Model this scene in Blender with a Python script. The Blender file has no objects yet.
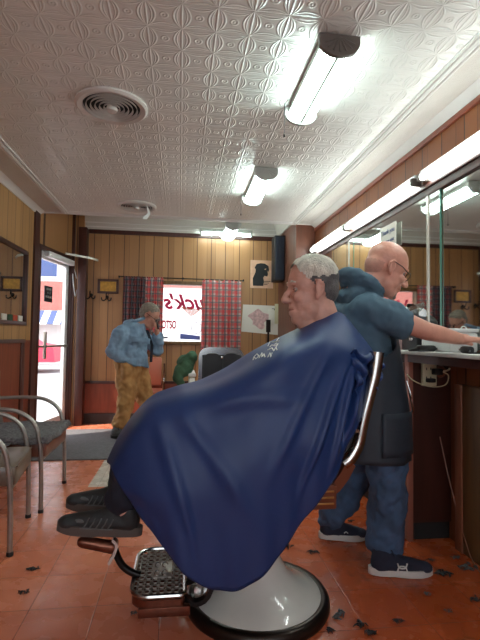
import bpy, bmesh, math, random
from math import pi, sin, cos, radians, tan
from mathutils import Vector, Matrix, Euler, noise
from mathutils.bvhtree import BVHTree
random.seed(7)
sc = bpy.context.scene
COL = sc.collection
# ------------------------------------------------------------------ camera
EYE = 1.12; FPX = 450.0
_yaw, _pitch, _roll = radians(7.5), radians(2.3), radians(0.8)
_F = Vector((sin(_yaw)*cos(_pitch), cos(_yaw)*cos(_pitch), sin(_pitch)))
_R = Vector((cos(_yaw), -sin(_yaw), 0)); _U = _R.cross(_F)
_R, _U = _R*cos(_roll)+_U*sin(_roll), _U*cos(_roll)-_R*sin(_roll)
cd = bpy.data.cameras.new('camera'); cam = bpy.data.objects.new('camera', cd); COL.objects.link(cam)
cd.sensor_fit = 'HORIZONTAL'; cd.sensor_width = 36; cd.lens = 36*FPX/480; cd.clip_start = 0.02
cam.matrix_world = Matrix(((_R.x, _U.x, -_F.x, 0), (_R.y, _U.y, -_F.y, 0), (_R.z, _U.z, -_F.z, EYE), (0, 0, 0, 1)))
sc.camera = cam
# ------------------------------------------------------------------ world, sun, light, exposure
w = bpy.data.worlds.new('daylight'); sc.world = w; w.use_nodes = True
w.node_tree.nodes['Background'].inputs[0].default_value = (0.86, 0.93, 1.0, 1)
w.node_tree.nodes['Background'].inputs[1].default_value = 2.1
sl = bpy.data.lights.new('sun', 'SUN'); sl.energy = 4.5; sl.angle = 0.01; sl.color = (1, .93, .82)
so = bpy.data.objects.new('sun', sl); COL.objects.link(so)
so.rotation_euler = Vector((0.80, 0.30, -1.05)).to_track_quat('-Z', 'Y').to_euler()
so.location = (-5, 3, 6)
sc.view_settings.view_transform = 'Standard'; sc.view_settings.look = 'None'
sc.view_settings.gamma = 1; sc.view_settings.use_curve_mapping = False
sc.view_settings.exposure = 0.95
TUBE = 21.0        # strength of the fluorescent tubes
STRIP = 14.0

# ------------------------------------------------------------------ helpers
def W(px, py, Y):
    """world point at depth Y seen in direction (px, py)"""
    d = _F + _R*((px-240)/FPX) - _U*((py-320)/FPX)
    return Vector((0, 0, EYE)) + d*(Y/d.y)
def lin(c): c = c/255; return c/12.92 if c <= .04045 else ((c+.055)/1.055)**2.4
def rgb(r, g, b): return (lin(r), lin(g), lin(b), 1)
def NT(name):
    m = bpy.data.materials.new(name); m.use_nodes = True
    return m, m.node_tree, m.node_tree.nodes['Principled BSDF']
def link(t, a, b): t.links.new(a, b)
def mat(name, col, rough=.5, metal=0, var=0.0, scale=8, bump=0, bscale=60, stretch=None, emit=0, alpha=None, coat=0, sheen=0, spec=None):
    m, t, p = NT(name); c = rgb(*col)
    p.inputs['Base Color'].default_value = c; p.inputs['Roughness'].default_value = rough; p.inputs['Metallic'].default_value = metal
    if coat: p.inputs['Coat Weight'].default_value = coat
    if sheen: p.inputs['Sheen Weight'].default_value = sheen
    if spec is not None: p.inputs['Specular IOR Level'].default_value = spec
    if emit: p.inputs['Emission Color'].default_value = c; p.inputs['Emission Strength'].default_value = emit
    if var or bump:
        tc = t.nodes.new('ShaderNodeTexCoord'); mp = t.nodes.new('ShaderNodeMapping'); link(t, tc.outputs['Object'], mp.inputs[0])
        if stretch: mp.inputs['Scale'].default_value = stretch
    if var:
        n = t.nodes.new('ShaderNodeTexNoise'); n.inputs['Scale'].default_value = scale; n.inputs['Detail'].default_value = 5; link(t, mp.outputs[0], n.inputs[0])
        r = t.nodes.new('ShaderNodeValToRGB'); e = r.color_ramp.elements
        e[0].position = .3; e[1].position = .7
        e[0].color = tuple(max(0, x*(1-var)) for x in c[:3])+(1,); e[1].color = tuple(min(1, x*(1+var)) for x in c[:3])+(1,)
        link(t, n.outputs[0], r.inputs[0]); link(t, r.outputs[0], p.inputs['Base Color'])
    if bump:
        n = t.nodes.new('ShaderNodeTexNoise'); n.inputs['Scale'].default_value = bscale; n.inputs['Detail'].default_value = 3; link(t, mp.outputs[0], n.inputs[0])
        b = t.nodes.new('ShaderNodeBump'); b.inputs['Strength'].default_value = bump; b.inputs['Distance'].default_value = .01
        link(t, n.outputs[0], b.inputs['Height']); link(t, b.outputs[0], p.inputs['Normal'])
    return m
class G:
    """tiny node-maths helper"""
    def __init__(s, t): s.t = t
    def m(s, op, a, b=None, c=None):
        n = s.t.nodes.new('ShaderNodeMath'); n.operation = op
        for i, v in enumerate((a, b, c)):
            if v is None: continue
            if isinstance(v, (int, float)): n.inputs[i].default_value = v
            else: s.t.links.new(v, n.inputs[i])
        return n.outputs[0]
    def step(s, e0, e1, x):   # smoothstep
        n = s.t.nodes.new('ShaderNodeMapRange'); n.interpolation_type = 'SMOOTHSTEP'
        n.inputs[1].default_value = e0; n.inputs[2].default_value = e1; s.t.links.new(x, n.inputs[0]); return n.outputs[0]
    def xyz(s):
        tc = s.t.nodes.new('ShaderNodeTexCoord'); sp = s.t.nodes.new('ShaderNodeSeparateXYZ'); s.t.links.new(tc.outputs['Object'], sp.inputs[0])
        s.tc = tc.outputs['Object']; return sp.outputs
    def noise(s, scale, detail=4, stretch=None, rough=.5):
        n = s.t.nodes.new('ShaderNodeTexNoise'); n.inputs['Scale'].default_value = scale; n.inputs['Detail'].default_value = detail; n.inputs['Roughness'].default_value = rough
        if stretch:
            mp = s.t.nodes.new('ShaderNodeMapping'); mp.inputs['Scale'].default_value = stretch; s.t.links.new(s.tc, mp.inputs[0]); s.t.links.new(mp.outputs[0], n.inputs[0])
        else: s.t.links.new(s.tc, n.inputs[0])
        return n.outputs[0]
    def mix(s, f, a, b):
        n = s.t.nodes.new('ShaderNodeMix'); n.data_type = 'RGBA'
        for i, v in ((0, f), (6, a), (7, b)):
            if isinstance(v, (int, float, tuple)): n.inputs[i].default_value = v
            else: s.t.links.new(v, n.inputs[i])
        return n.outputs[2]
    def bump(s, h, p, strength=1, dist=.01):
        b = s.t.nodes.new('ShaderNodeBump'); b.inputs['Strength'].default_value = strength; b.inputs['Distance'].default_value = dist
        s.t.links.new(h, b.inputs['Height']); s.t.links.new(b.outputs[0], p.inputs['Normal'])
def panel_mat(name, c1, c2, groove, axis, width=.15, rough=.42):
    """vertical wood panelling: grooves, a tone per plank, stretched grain"""
    m, t, p = NT(name); g = G(t); o = g.xyz(); x = o[axis]
    wob = g.m('ADD', x, .37)
    k = g.m('DIVIDE', wob, width); cell = g.m('FLOOR', k)
    # irregular widths: shift each groove by a per-cell amount
    fr = g.m('FRACT', k)
    wn = t.nodes.new('ShaderNodeTexWhiteNoise'); wn.noise_dimensions = '1D'; link(t, cell, wn.inputs['W'])
    split = g.m('ADD', g.m('MULTIPLY', wn.outputs[0], .5), .3)
    sub = g.m('GREATER_THAN', fr, split)
    wn2 = t.nodes.new('ShaderNodeTexWhiteNoise'); wn2.noise_dimensions = '1D'; link(t, g.m('ADD', cell, g.m('MULTIPLY', sub, .5)), wn2.inputs['W'])
    st = (14, 14, .9) 
    gr = g.noise(1.6, 6, st, .6)
    f = g.m('ADD', g.m('MULTIPLY', wn2.outputs[0], .55), g.m('MULTIPLY', gr, .55))
    base = g.mix(f, rgb(*c1), rgb(*c2))
    d1 = g.m('MULTIPLY', g.m('MINIMUM', fr, g.m('SUBTRACT', 1, fr)), width)
    gl = g.m('SUBTRACT', 1, g.step(.0025, .006, d1))
    d2 = g.m('MULTIPLY', g.m('ABSOLUTE', g.m('SUBTRACT', fr, split)), width)
    g2 = g.m('MULTIPLY', g.m('SUBTRACT', 1, g.step(.001, .004, d2)), .55)
    gg = g.m('MAXIMUM', gl, g2)
    link(t, g.mix(gg, base, rgb(*groove)), p.inputs['Base Color']); p.inputs['Roughness'].default_value = rough
    g.bump(g.m('SUBTRACT', 1, gg), p, .6, .004)
    return m
def tin_mat(name, col, s=.148, strength=1.0, small=False):
    """embossed pressed tin: chains of pointed ovals on a square lattice, a rosette in each cell, seams"""
    m, t, p = NT(name); g = G(t); o = g.xyz()
    if small: s = .04
    def wrap(x, off=0): return g.m('SUBTRACT', g.m('FRACT', g.m('ADD', g.m('DIVIDE', g.m('ADD', x, off), s), 40.5)), .5)
    u, v = wrap(o[0], .02), wrap(o[1], .0)
    def ridge(d, wd): return g.m('SUBTRACT', 1, g.step(0, wd, g.m('ABSOLUTE', d)))
    def oval(a, b, h, wd):
        return ridge(g.m('SUBTRACT', g.m('ABSOLUTE', a), g.m('MULTIPLY', g.m('SUBTRACT', 1, g.m('MULTIPLY', g.m('MULTIPLY', b, b), 4)), h)), wd)
    # node lattice at (0,0): ovals on the lines u=0 (along v) and v=0 (along u)
    vb = g.m('SUBTRACT', g.m('FRACT', g.m('ADD', g.m('DIVIDE', o[1], s), 40)), .5)
    ub = g.m('SUBTRACT', g.m('FRACT', g.m('ADD', g.m('DIVIDE', g.m('ADD', o[0], .02), s), 40)), .5)
    h = oval(u, vb, .24, .05)
    h = g.m('MAXIMUM', h, g.m('MULTIPLY', oval(u, vb, .15, .035), .6))
    h = g.m('MAXIMUM', h, g.m('MULTIPLY', ridge(u, .05), .9))
    h = g.m('MAXIMUM', h, g.m('MULTIPLY', oval(v, ub, .20, .045), .8))
    h = g.m('MAXIMUM', h, g.m('MULTIPLY', oval(v, ub, .10, .03), .45))
    r2 = g.m('SQRT', g.m('ADD', g.m('MULTIPLY', ub, ub), g.m('MULTIPLY', vb, vb)))
    h = g.m('MAXIMUM', h, g.m('MULTIPLY', ridge(g.m('SUBTRACT', r2, .10), .05), .8))
    h = g.m('MAXIMUM', h, g.m('MULTIPLY', ridge(r2, .05), .8))
    sm = g.m('ABSOLUTE', g.m('SUBTRACT', g.m('FRACT', g.m('DIVIDE', g.m('ADD', o[1], .3), .592)), .5))
    h = g.m('SUBTRACT', h, g.m('MULTIPLY', g.m('SUBTRACT', 1, g.step(0, .006, sm)), 1.2))
    h = g.m('ADD', h, g.m('MULTIPLY', g.noise(9, 4), .5))
    nz = g.noise(3, 4)
    link(t, g.mix(nz, rgb(*[c*.93 for c in col]), rgb(*col)), p.inputs['Base Color'])
    p.inputs['Roughness'].default_value = .33; p.inputs['Metallic'].default_value = .0
    g.bump(h, p, strength, .006)
    return m
def tile_mat(name):
    m, t, p = NT(name); g = G(t); o = g.xyz(); s = .265
    fx = g.m('FRACT', g.m('DIVIDE', g.m('ADD', o[0], 10.6+.06), s)); fy = g.m('FRACT', g.m('DIVIDE', g.m('ADD', o[1], 10.6-.12), s))
    def edge(f): return g.m('MULTIPLY', g.m('MINIMUM', f, g.m('SUBTRACT', 1, f)), s)
    ln = g.m('SUBTRACT', 1, g.step(.0006, .0028, g.m('MINIMUM', edge(fx), edge(fy))))
    wn = t.nodes.new('ShaderNodeTexWhiteNoise'); wn.noise_dimensions = '2D'
    cx = t.nodes.new('ShaderNodeCombineXYZ'); link(t, g.m('FLOOR', g.m('DIVIDE', g.m('ADD', o[0], 10.66), s)), cx.inputs[0]); link(t, g.m('FLOOR', g.m('DIVIDE', g.m('ADD', o[1], 10.48), s)), cx.inputs[1]); link(t, cx.outputs[0], wn.inputs[0])
    a = g.mix(wn.outputs[0], rgb(208, 120, 88), rgb(220, 134, 102))
    a = g.mix(g.m('MULTIPLY', g.step(.45, .75, g.noise(5, 6)), .45), a, rgb(186, 92, 56))
    # worn, orange-brown area round the barber's standing place
    wear = g.m('MULTIPLY', g.step(.25, 1.1, g.m('ADD', o[0], g.m('MULTIPLY', g.noise(2.2, 4), .5))), .9)
    a = g.mix(wear, a, rgb(178, 76, 30))
    spots = g.m('MULTIPLY', g.step(.56, .72, g.noise(6, 8, None, .65)), wear)
    a = g.mix(g.m('MULTIPLY', spots, .85), a, rgb(96, 52, 30))
    fleck = g.step(.66, .72, g.noise(70, 3)); a = g.mix(g.m('MULTIPLY', fleck, .3), a, rgb(236, 170, 130))
    a = g.mix(g.m('MULTIPLY', ln, .75), a, rgb(110, 50, 34))
    # white tiles laid in front of the entrance mat
    ix = g.m('MULTIPLY', g.m('GREATER_THAN', o[0], -.66), g.m('LESS_THAN', o[0], .66)); iy = g.m('MULTIPLY', g.m('GREATER_THAN', o[1], 3.5), g.m('LESS_THAN', o[1], 4.88))
    inside = g.m('MULTIPLY', ix, iy)
    wt = g.mix(g.m('MULTIPLY', ln, .6), rgb(205, 196, 184), rgb(120, 112, 104))
    link(t, g.mix(inside, a, wt), p.inputs['Base Color'])
    rr = g.m('ADD', .14, g.m('MULTIPLY', g.noise(9, 5), .26)); link(t, rr, p.inputs['Roughness'])
    g.bump(g.m('ADD', g.m('SUBTRACT', 1, ln), g.m('MULTIPLY', g.noise(25, 3), .25)), p, .35, .003)
    return m
def plaid_mat(name, light, red, dark, s=.085, fold=True, a=0, b=2, grey=None):
    m, t, p = NT(name); g = G(t); o = g.xyz()
    def band(x, off, wd): 
        f = g.m('FRACT', g.m('ADD', g.m('DIVIDE', x, s), 20+off)); return g.m('LESS_THAN', f, wd)
    c = g.mix(g.m('MULTIPLY', band(o[a], 0, .45), .8), rgb(*light), rgb(*red))
    c = g.mix(g.m('MULTIPLY', band(o[b], 0, .45), .6), c, rgb(*red))
    c = g.mix(g.m('MULTIPLY', band(o[a], .5, .2), .75), c, rgb(*dark)); c = g.mix(g.m('MULTIPLY', band(o[b], .5, .2), .75), c, rgb(*dark))
    link(t, c, p.inputs['Base Color']); p.inputs['Roughness'].default_value = .9
    return m
def origin(o):
    v = Vector((0, 0, 0))
    while o is not None: v += Vector(o.location); o = o.parent
    return v
def place(ob, parent):
    COL.objects.link(ob)
    if parent is not None: ob.parent = parent
def empty(name, loc, label, cat, group=None):
    o = bpy.data.objects.new(name, None); COL.objects.link(o); o.location = loc; o.empty_display_size = .1
    return tag(o, label, cat, group)
def tag(o, label=None, cat=None, group=None, kind=None):
    if label: o['label'] = label
    if cat: o['category'] = cat
    if group: o['group'] = group
    if kind: o['kind'] = kind
    return o
class MB:
    def __init__(s): s.b = bmesh.new()
    def box(s, x0, x1, y0, y1, z0, z1, bev=0, M=None):
        r = bmesh.ops.create_cube(s.b, size=1); v = r['verts']
        bmesh.ops.scale(s.b, verts=v, vec=(abs(x1-x0), abs(y1-y0), abs(z1-z0))); bmesh.ops.translate(s.b, verts=v, vec=((x0+x1)/2, (y0+y1)/2, (z0+z1)/2))
        if bev:
            es = list({e for q in v for e in q.link_edges})
            rr = bmesh.ops.bevel(s.b, geom=es, offset=bev, segments=2, affect='EDGES', profile=.5); v = list({q for q in rr['verts']} | {q for q in v if q.is_valid})
        if M is not None: bmesh.ops.transform(s.b, matrix=M, verts=v)
        return s
    def tube(s, pts, r, seg=10, caps=True):
        pts = [Vector(p) for p in pts]; n = len(pts); rings = []
        rs = r if isinstance(r, (list, tuple)) else [r]*n
        up = None
        for i, p in enumerate(pts):
            d = (pts[min(i+1, n-1)]-pts[max(i-1, 0)]).normalized()
            if up is None:
                up = Vector((0, 0, 1)) if abs(d.z) < .9 else Vector((1, 0, 0))
            a = d.cross(up); 
            if a.length < 1e-4: a = d.cross(Vector((0, 1, 0)))
            a.normalize(); b = a.cross(d).normalized(); up = b
            rings.append([s.b.verts.new(p+(a*cos(2*pi*k/seg)+b*sin(2*pi*k/seg))*rs[i]) for k in range(seg)])
        for i in range(n-1):
            for k in range(seg): s.b.faces.new((rings[i][k], rings[i][(k+1) % seg], rings[i+1][(k+1) % seg], rings[i+1][k]))
        if caps:
            s.b.faces.new(rings[0][::-1]); s.b.faces.new(rings[-1])
        return s
    def ribbon(s, pts, wd, th, side=Vector((0, 1, 0))):
        """bar of rectangular section; side = width direction"""
        pts = [Vector(p) for p in pts]; n = len(pts); side = Vector(side).normalized(); rings = []
        ws = wd if isinstance(wd, (list, tuple)) else [wd]*n
        for i, p in enumerate(pts):
            d = (pts[min(i+1, n-1)]-pts[max(i-1, 0)]).normalized(); nn = d.cross(side).normalized()
            rings.append([s.b.verts.new(p+side*a*ws[i]/2+nn*b*th/2) for a, b in ((1, 1), (-1, 1), (-1, -1), (1, -1))])
        for i in range(n-1):
            for k in range(4): s.b.faces.new((rings[i][k], rings[i][(k+1) % 4], rings[i+1][(k+1) % 4], rings[i+1][k]))
        s.b.faces.new(rings[0][::-1]); s.b.faces.new(rings[-1])
        return s
    def lathe(s, prof, c, seg=40, axis='Z', caps=True):
        rings = []
        for r, h in prof:
            ring = []
            for k in range(seg):
                a = 2*pi*k/seg; q = (r*cos(a), r*sin(a), h)
                if axis == 'X': q = (h, r*cos(a), r*sin(a))
                if axis == 'Y': q = (r*cos(a), h, r*sin(a))
                ring.append(s.b.verts.new(Vector(c)+Vector(q)))
            rings.append(ring)
        for i in range(len(rings)-1):
            for k in range(seg): s.b.faces.new((rings[i][k], rings[i][(k+1) % seg], rings[i+1][(k+1) % seg], rings[i+1][k]))
        if caps:
            s.b.faces.new(rings[0][::-1]); s.b.faces.new(rings[-1])
        return s
    def prism(s, poly, d, M=None):
        """poly: 2D points in the XZ plane extruded by d along +Y, then M"""
        a = [s.b.verts.new((x, 0, z)) for x, z in poly]; b = [s.b.verts.new((x, d, z)) for x, z in poly]; n = len(poly)
        s.b.faces.new(a); s.b.faces.new(b[::-1])
        for i in range(n): s.b.faces.new((a[i], b[i], b[(i+1) % n], a[(i+1) % n]))
        if M is not None: bmesh.ops.transform(s.b, matrix=M, verts=a+b)
        return s
    def grid(s, P):
        """P[i][j] world points"""
        V = [[s.b.verts.new(q) for q in row] for row in P]
        for i in range(len(V)-1):
            for j in range(len(V[0])-1): s.b.faces.new((V[i][j], V[i+1][j], V[i+1][j+1], V[i][j+1]))
        return s
    def build(s, name, m, parent=None, smooth=True, solid=0, kind=None, angle=40):
        bmesh.ops.recalc_face_normals(s.b, faces=s.b.faces)
        me = bpy.data.meshes.new(name); o0 = origin(parent)
        bmesh.ops.translate(s.b, verts=s.b.verts, vec=-o0)
        s.b.to_mesh(me); s.b.free()
        me.materials.append(m)
        if smooth:
            me.polygons.foreach_set('use_smooth', [True]*len(me.polygons)); me.set_sharp_from_angle(angle=radians(angle))
        ob = bpy.data.objects.new(name, me); place(ob, parent)
        if solid:
            md = ob.modifiers.new('s', 'SOLIDIFY'); md.thickness = solid; md.offset = 0
        if kind: ob['kind'] = kind
        return ob
def box(name, m, x0, x1, y0, y1, z0, z1, parent=None, bev=0, kind=None, label=None, cat=None, group=None):
    o = MB().box(x0, x1, y0, y1, z0, z1, bev).build(name, m, parent, kind=kind); return tag(o, label, cat, group)
def organic(name, blobs, m, parent, voxel=.008, smooth=6, disp=None, keep=None):
    """one continuous skin over ellipsoids and tapered capsules"""
    b = bmesh.new()
    for q in blobs:
        if q[0] == 'e':
            c, r = Vector(q[1]), q[2]; rot = q[3] if len(q) > 3 else None
            v = bmesh.ops.create_icosphere(b, subdivisions=3, radius=1)['verts']
            M = Matrix.Translation(c) @ (rot if rot is not None else Matrix.Identity(4)) @ Matrix.Diagonal((r[0], r[1], r[2], 1))
            bmesh.ops.transform(b, matrix=M, verts=v)
        elif q[0] == 'c':
            pts = q[1]; rs = q[2]; flat = q[3] if len(q) > 3 else None
            for i in range(len(pts)-1):
                p0, p1 = Vector(pts[i]), Vector(pts[i+1]); r0, r1 = rs[i], rs[i+1]; d = p1-p0; L = d.length
                if L < 1e-5: continue
                rr = d.to_track_quat('Z', 'Y').to_matrix().to_4x4()
                v = bmesh.ops.create_cone(b, cap_ends=True, segments=20, radius1=r0, radius2=r1, depth=L)['verts']
                bmesh.ops.transform(b, matrix=Matrix.Translation((p0+p1)/2) @ rr, verts=v)
                for p, r in ((p0, r0), (p1, r1)):
                    v = bmesh.ops.create_icosphere(b, subdivisions=2, radius=r)['verts']; bmesh.ops.translate(b, verts=v, vec=p)
        elif q[0] == 'l':      # loft of ellipse sections (centre, half extents along a, half extents along b, a, b)
            secs = q[1]; rings = []
            for (c, ra, rb, a, bb) in secs:
                rings.append([b.verts.new(Vector(c)+Vector(a)*ra*cos(2*pi*k/24)+Vector(bb)*rb*sin(2*pi*k/24)) for k in range(24)])
            for i in range(len(rings)-1):
                for k in range(24): b.faces.new((rings[i][k], rings[i][(k+1) % 24], rings[i+1][(k+1) % 24], rings[i+1][k]))
            b.faces.new(rings[0][::-1]); b.faces.new(rings[-1])
    bmesh.ops.recalc_face_normals(b, faces=b.faces)
    me = bpy.data.meshes.new('tmp'); b.to_mesh(me); b.free()
    ob = bpy.data.objects.new('tmp', me); COL.objects.link(ob)
    md = ob.modifiers.new('r', 'REMESH'); md.mode = 'VOXEL'; md.voxel_size = voxel; md.adaptivity = 0
    md = ob.modifiers.new('s', 'SMOOTH'); md.factor = .5; md.iterations = smooth
    dg = bpy.context.evaluated_depsgraph_get(); dg.update()
    me2 = bpy.data.meshes.new_from_object(ob.evaluated_get(dg))
    bpy.data.objects.remove(ob); bpy.data.meshes.remove(me)
    b = bmesh.new(); b.from_mesh(me2)
    if keep is not None: bmesh.ops.delete(b, geom=[v for v in b.verts if not keep(v.co)], context='VERTS')
    if disp is not None:
        b.normal_update()
        mv = [(v, v.co + v.normal*disp(v.co)) for v in b.verts]
        for v, c in mv: v.co = c
    bmesh.ops.translate(b, verts=b.verts, vec=-origin(parent)); b.to_mesh(me2); b.free()
    me2.name = name; me2.materials.clear(); me2.materials.append(m)
    me2.polygons.foreach_set('use_smooth', [True]*len(me2.polygons))
    o = bpy.data.objects.new(name, me2); place(o, parent); return o
def copy_tree(o, parent=None):
    c = o.copy(); COL.objects.link(c); c.parent = parent
    for ch in [x for x in o.children]: copy_tree(ch, c)
    return c
def text_mesh(name, s, size, m, M, parent, depth=.001, shear=0, align='CENTER', bold=0):
    cu = bpy.data.curves.new('t', 'FONT'); cu.body = s; cu.size = size; cu.extrude = depth; cu.shear = shear; cu.offset = bold; cu.align_x = align; cu.align_y = 'CENTER'
    ob = bpy.data.objects.new('t', cu); COL.objects.link(ob)
    dg = bpy.context.evaluated_depsgraph_get(); dg.update()
    me = bpy.data.meshes.new_from_object(ob.evaluated_get(dg)); bpy.data.objects.remove(ob)
    me.transform(Matrix.Translation(-origin(parent)) @ M); me.materials.clear(); me.materials.append(m); me.name = name
    o = bpy.data.objects.new(name, me); place(o, parent); return o
def basis(o, x, y, z):
    x, y, z = Vector(x), Vector(y), Vector(z)
    return Matrix(((x.x, y.x, z.x, o[0]), (x.y, y.y, z.y, o[1]), (x.z, y.z, z.z, o[2]), (0, 0, 0, 1)))
def spline(P, n):
    """Catmull-Rom through points, n samples per span"""
    P = [Vector(p) for p in P]; out = []
    for i in range(len(P)-1):
        a, b, c, d = P[max(i-1, 0)], P[i], P[i+1], P[min(i+2, len(P)-1)]
        for k in range(n):
            t = k/n; out.append(.5*((2*b)+(c-a)*t+(2*a-5*b+4*c-d)*t*t+(3*b-a-3*c+d)*t**3))
    out.append(P[-1]); return out

# ------------------------------------------------------------------ materials
M = {}
M['tin'] = tin_mat('tin', (226, 222, 216), strength=.6)
M['tin_small'] = tin_mat('tin_small', (206, 200, 192), strength=.3, small=True)
M['white_mould'] = mat('white_mould', (216, 212, 208), .35, .1)
M['pan_x'] = panel_mat('pan_x', (144, 98, 60), (176, 128, 82), (66, 38, 22), 0, .19)
M['pan_y'] = panel_mat('pan_y', (160, 116, 70), (190, 146, 94), (84, 52, 28), 1, .19)
M['pan_red'] = panel_mat('pan_red', (120, 66, 36), (146, 86, 48), (52, 26, 14), 1, .22)
M['red_wood'] = mat('red_wood', (128, 64, 44), .35, 0, .18, 3, stretch=(8, 8, 1))
M['dark_wood'] = mat('dark_wood', (66, 30, 22), .4, 0, .25, 4, stretch=(8, 8, 1))
M['black_base'] = mat('black_base', (34, 32, 34), .5)
M['floor'] = tile_mat('floor_tiles')
M['mat_grey'] = mat('mat_grey', (112, 108, 110), .95, 0, .2, 40, .6, 300)
M['chrome'] = mat('chrome', (190, 188, 184), .22, 1)
M['dull_steel'] = mat('dull_steel', (168, 160, 152), .42, .75, .1, 20)
M['black_metal'] = mat('black_metal', (32, 28, 27), .35, .6)
M['copper'] = mat('copper', (120, 74, 58), .35, .8, .25, 25)
M['enamel'] = mat('enamel', (224, 222, 214), .16, 0, .06, 6, coat=.6)
M['black_rim'] = mat('black_rim', (52, 44, 40), .28, .7, .2, 10)
M['black_leather'] = mat('black_leather', (30, 30, 33), .42, 0, .1, 30, .15, 200)
M['brown_enamel'] = mat('brown_enamel', (112, 62, 42), .32, .1, .15, 8)
M['gold'] = mat('gold', (190, 150, 90), .35, .8)
M['cape'] = mat('cape', (27, 54, 106), .52, 0, .05, 5, .06, 40)
M['cape_collar'] = mat('cape_collar', (24, 36, 76), .6)
M['white_ink'] = mat('white_ink', (225, 225, 220), .6)
M['skin_old'] = mat('skin_old', (206, 154, 136), .5, 0, .14, 22, .15, 90)
M['skin_bald'] = mat('skin_bald', (206, 146, 126), .42, 0, .10, 20, .1, 90)
M['skin_back'] = mat('skin_back', (190, 132, 112), .55, 0, .1, 20)
M['hair_silver'] = mat('hair_silver', (204, 196, 182), .75, 0, .32, 18, .9, 120, stretch=(1, 3, .5))
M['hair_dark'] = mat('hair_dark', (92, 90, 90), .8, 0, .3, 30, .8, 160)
M['hair_grey'] = mat('hair_grey', (128, 116, 104), .8, 0, .3, 40, .6, 120)
M['eye'] = mat('eye', (150, 140, 134), .3); M['iris'] = mat('iris', (50, 60, 66), .2)
M['lip'] = mat('lip', (168, 100, 92), .5)
M['hoodie'] = mat('hoodie', (76, 100, 116), .9, 0, .10, 12, .2, 220)
M['apron'] = mat('apron', (44, 52, 62), .55, 0, .12, 10, .25, 20)
M['jeans'] = mat('jeans', (66, 88, 118), .85, 0, .38, 9, .3, 18)
M['jeans_dark'] = mat('jeans_dark', (26, 30, 44), .85, 0, .2, 9)
M['denim'] = mat('denim', (124, 148, 172), .85, 0, .2, 14, .3, 30)
M['canvas_tan'] = mat('canvas_tan', (172, 126, 76), .85, 0, .16, 8, .3, 24)
M['shoe_navy'] = mat('shoe_navy', (34, 38, 56), .8, 0, .1, 40, .3, 300)
M['shoe_black'] = mat('shoe_black', (36, 38, 40), .65, 0, .15, 30, .2, 200)
M['shoe_grey'] = mat('shoe_grey', (88, 92, 92), .7, 0, .15, 60, .2, 300)
M['sole_white'] = mat('sole_white', (214, 210, 204), .6); M['sole_grey'] = mat('sole_grey', (84, 76, 72), .8)
M['rubber'] = mat('rubber', (24, 24, 25), .7)
M['vinyl_brown'] = mat('vinyl_brown', (122, 74, 56), .35, 0, .12, 8); M['vinyl_grey'] = mat('vinyl_grey', (112, 94, 80), .32, 0, .1, 8)
M['fleece'] = mat('fleece', (112, 108, 110), 1, 0, .45, 55, 1.0, 90)
M['salmon'] = mat('salmon', (192, 108, 84), .4, 0, .06, 6)
M['mirror'] = mat('mirror', (205, 208, 204), .03, 1)
M['glass_edge'] = mat('glass_edge', (84, 128, 112), .15, .1); M['pale_edge'] = mat('pale_edge', (190, 180, 170), .25, .3)
M['white_plastic'] = mat('white_plastic', (212, 212, 210), .35); M['ivory'] = mat('ivory', (205, 195, 160), .45)
M['white_frame'] = mat('white_frame', (225, 225, 225), .35)
M['counter_white'] = mat('counter_white', (205, 202, 198), .3, 0, .05, 20)
M['brown_panel'] = mat('brown_panel', (62, 30, 22), .38, 0, .2, 3, stretch=(6, 6, .8))
M['tan_panel'] = mat('tan_panel', (110, 80, 46), .45, 0, .25, 3, stretch=(10, 10, .7))
M['cabinet_wood'] = mat('cabinet_wood', (132, 82, 60), .4, 0, .2, 3, stretch=(8, 8, .8))
M['tube'] = mat('tube', (222, 248, 244), .4, emit=TUBE); M['strip_tube'] = mat('strip_tube', (240, 250, 246), .4, emit=STRIP)
M['fixture'] = mat('fixture', (170, 172, 166), .35, .2); M['fixture_dark'] = mat('fixture_dark', (104, 96, 90), .45, .2)
M['vent_white'] = mat('vent_white', (206, 198, 192), .35); M['vent_dark'] = mat('vent_dark', (26, 25, 26), .8)
M['plaid'] = plaid_mat('plaid', (196, 172, 164), (202, 66, 68), (104, 104, 110), .085)
M['plaid_blue'] = plaid_mat('plaid_blue', (120, 104, 106), (120, 52, 52), (52, 58, 66), .075)
M['plaid_shirt'] = plaid_mat('plaid_shirt', (216, 150, 130), (206, 60, 48), (130, 40, 40), .05, a=1)
M['paper'] = mat('paper', (222, 216, 206), .7); M['pink_print'] = mat('pink_print', (206, 168, 166), .7, 0, .25, 30)
M['poster_pink'] = mat('poster_pink', (214, 168, 140), .6, 0, .12, 12); M['ink_black'] = mat('ink_black', (28, 28, 32), .6)
M['gilt'] = mat('gilt', (176, 128, 46), .45, .2, .25, 30); M['ink_blue'] = mat('ink_blue', (60, 78, 124), .5)
M['decal_red'] = mat('decal_red', (214, 24, 84), .5); M['decal_orange'] = mat('decal_orange', (200, 76, 40), .5)
M['decal_blue'] = mat('decal_blue', (110, 120, 200), .5); M['decal_pink'] = mat('decal_pink', (200, 50, 74), .5); M['decal_grey'] = mat('decal_grey', (112, 114, 132), .5)
M['green_cloth'] = mat('green_cloth', (58, 86, 62), .9, 0, .2, 14, .4, 30)
M['dog_black'] = M['ink_black']; M['yellow'] = mat('yellow', (206, 180, 90), .5)
M['phone'] = mat('phone', (20, 20, 24), .25)
M['brick_out'] = mat('brick_out', (170, 104, 96), .9, 0, .2, 20); M['asphalt'] = mat('asphalt', (150, 148, 150), .9)
M['wall_out'] = mat('wall_out', (220, 214, 210), .9)
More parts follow.
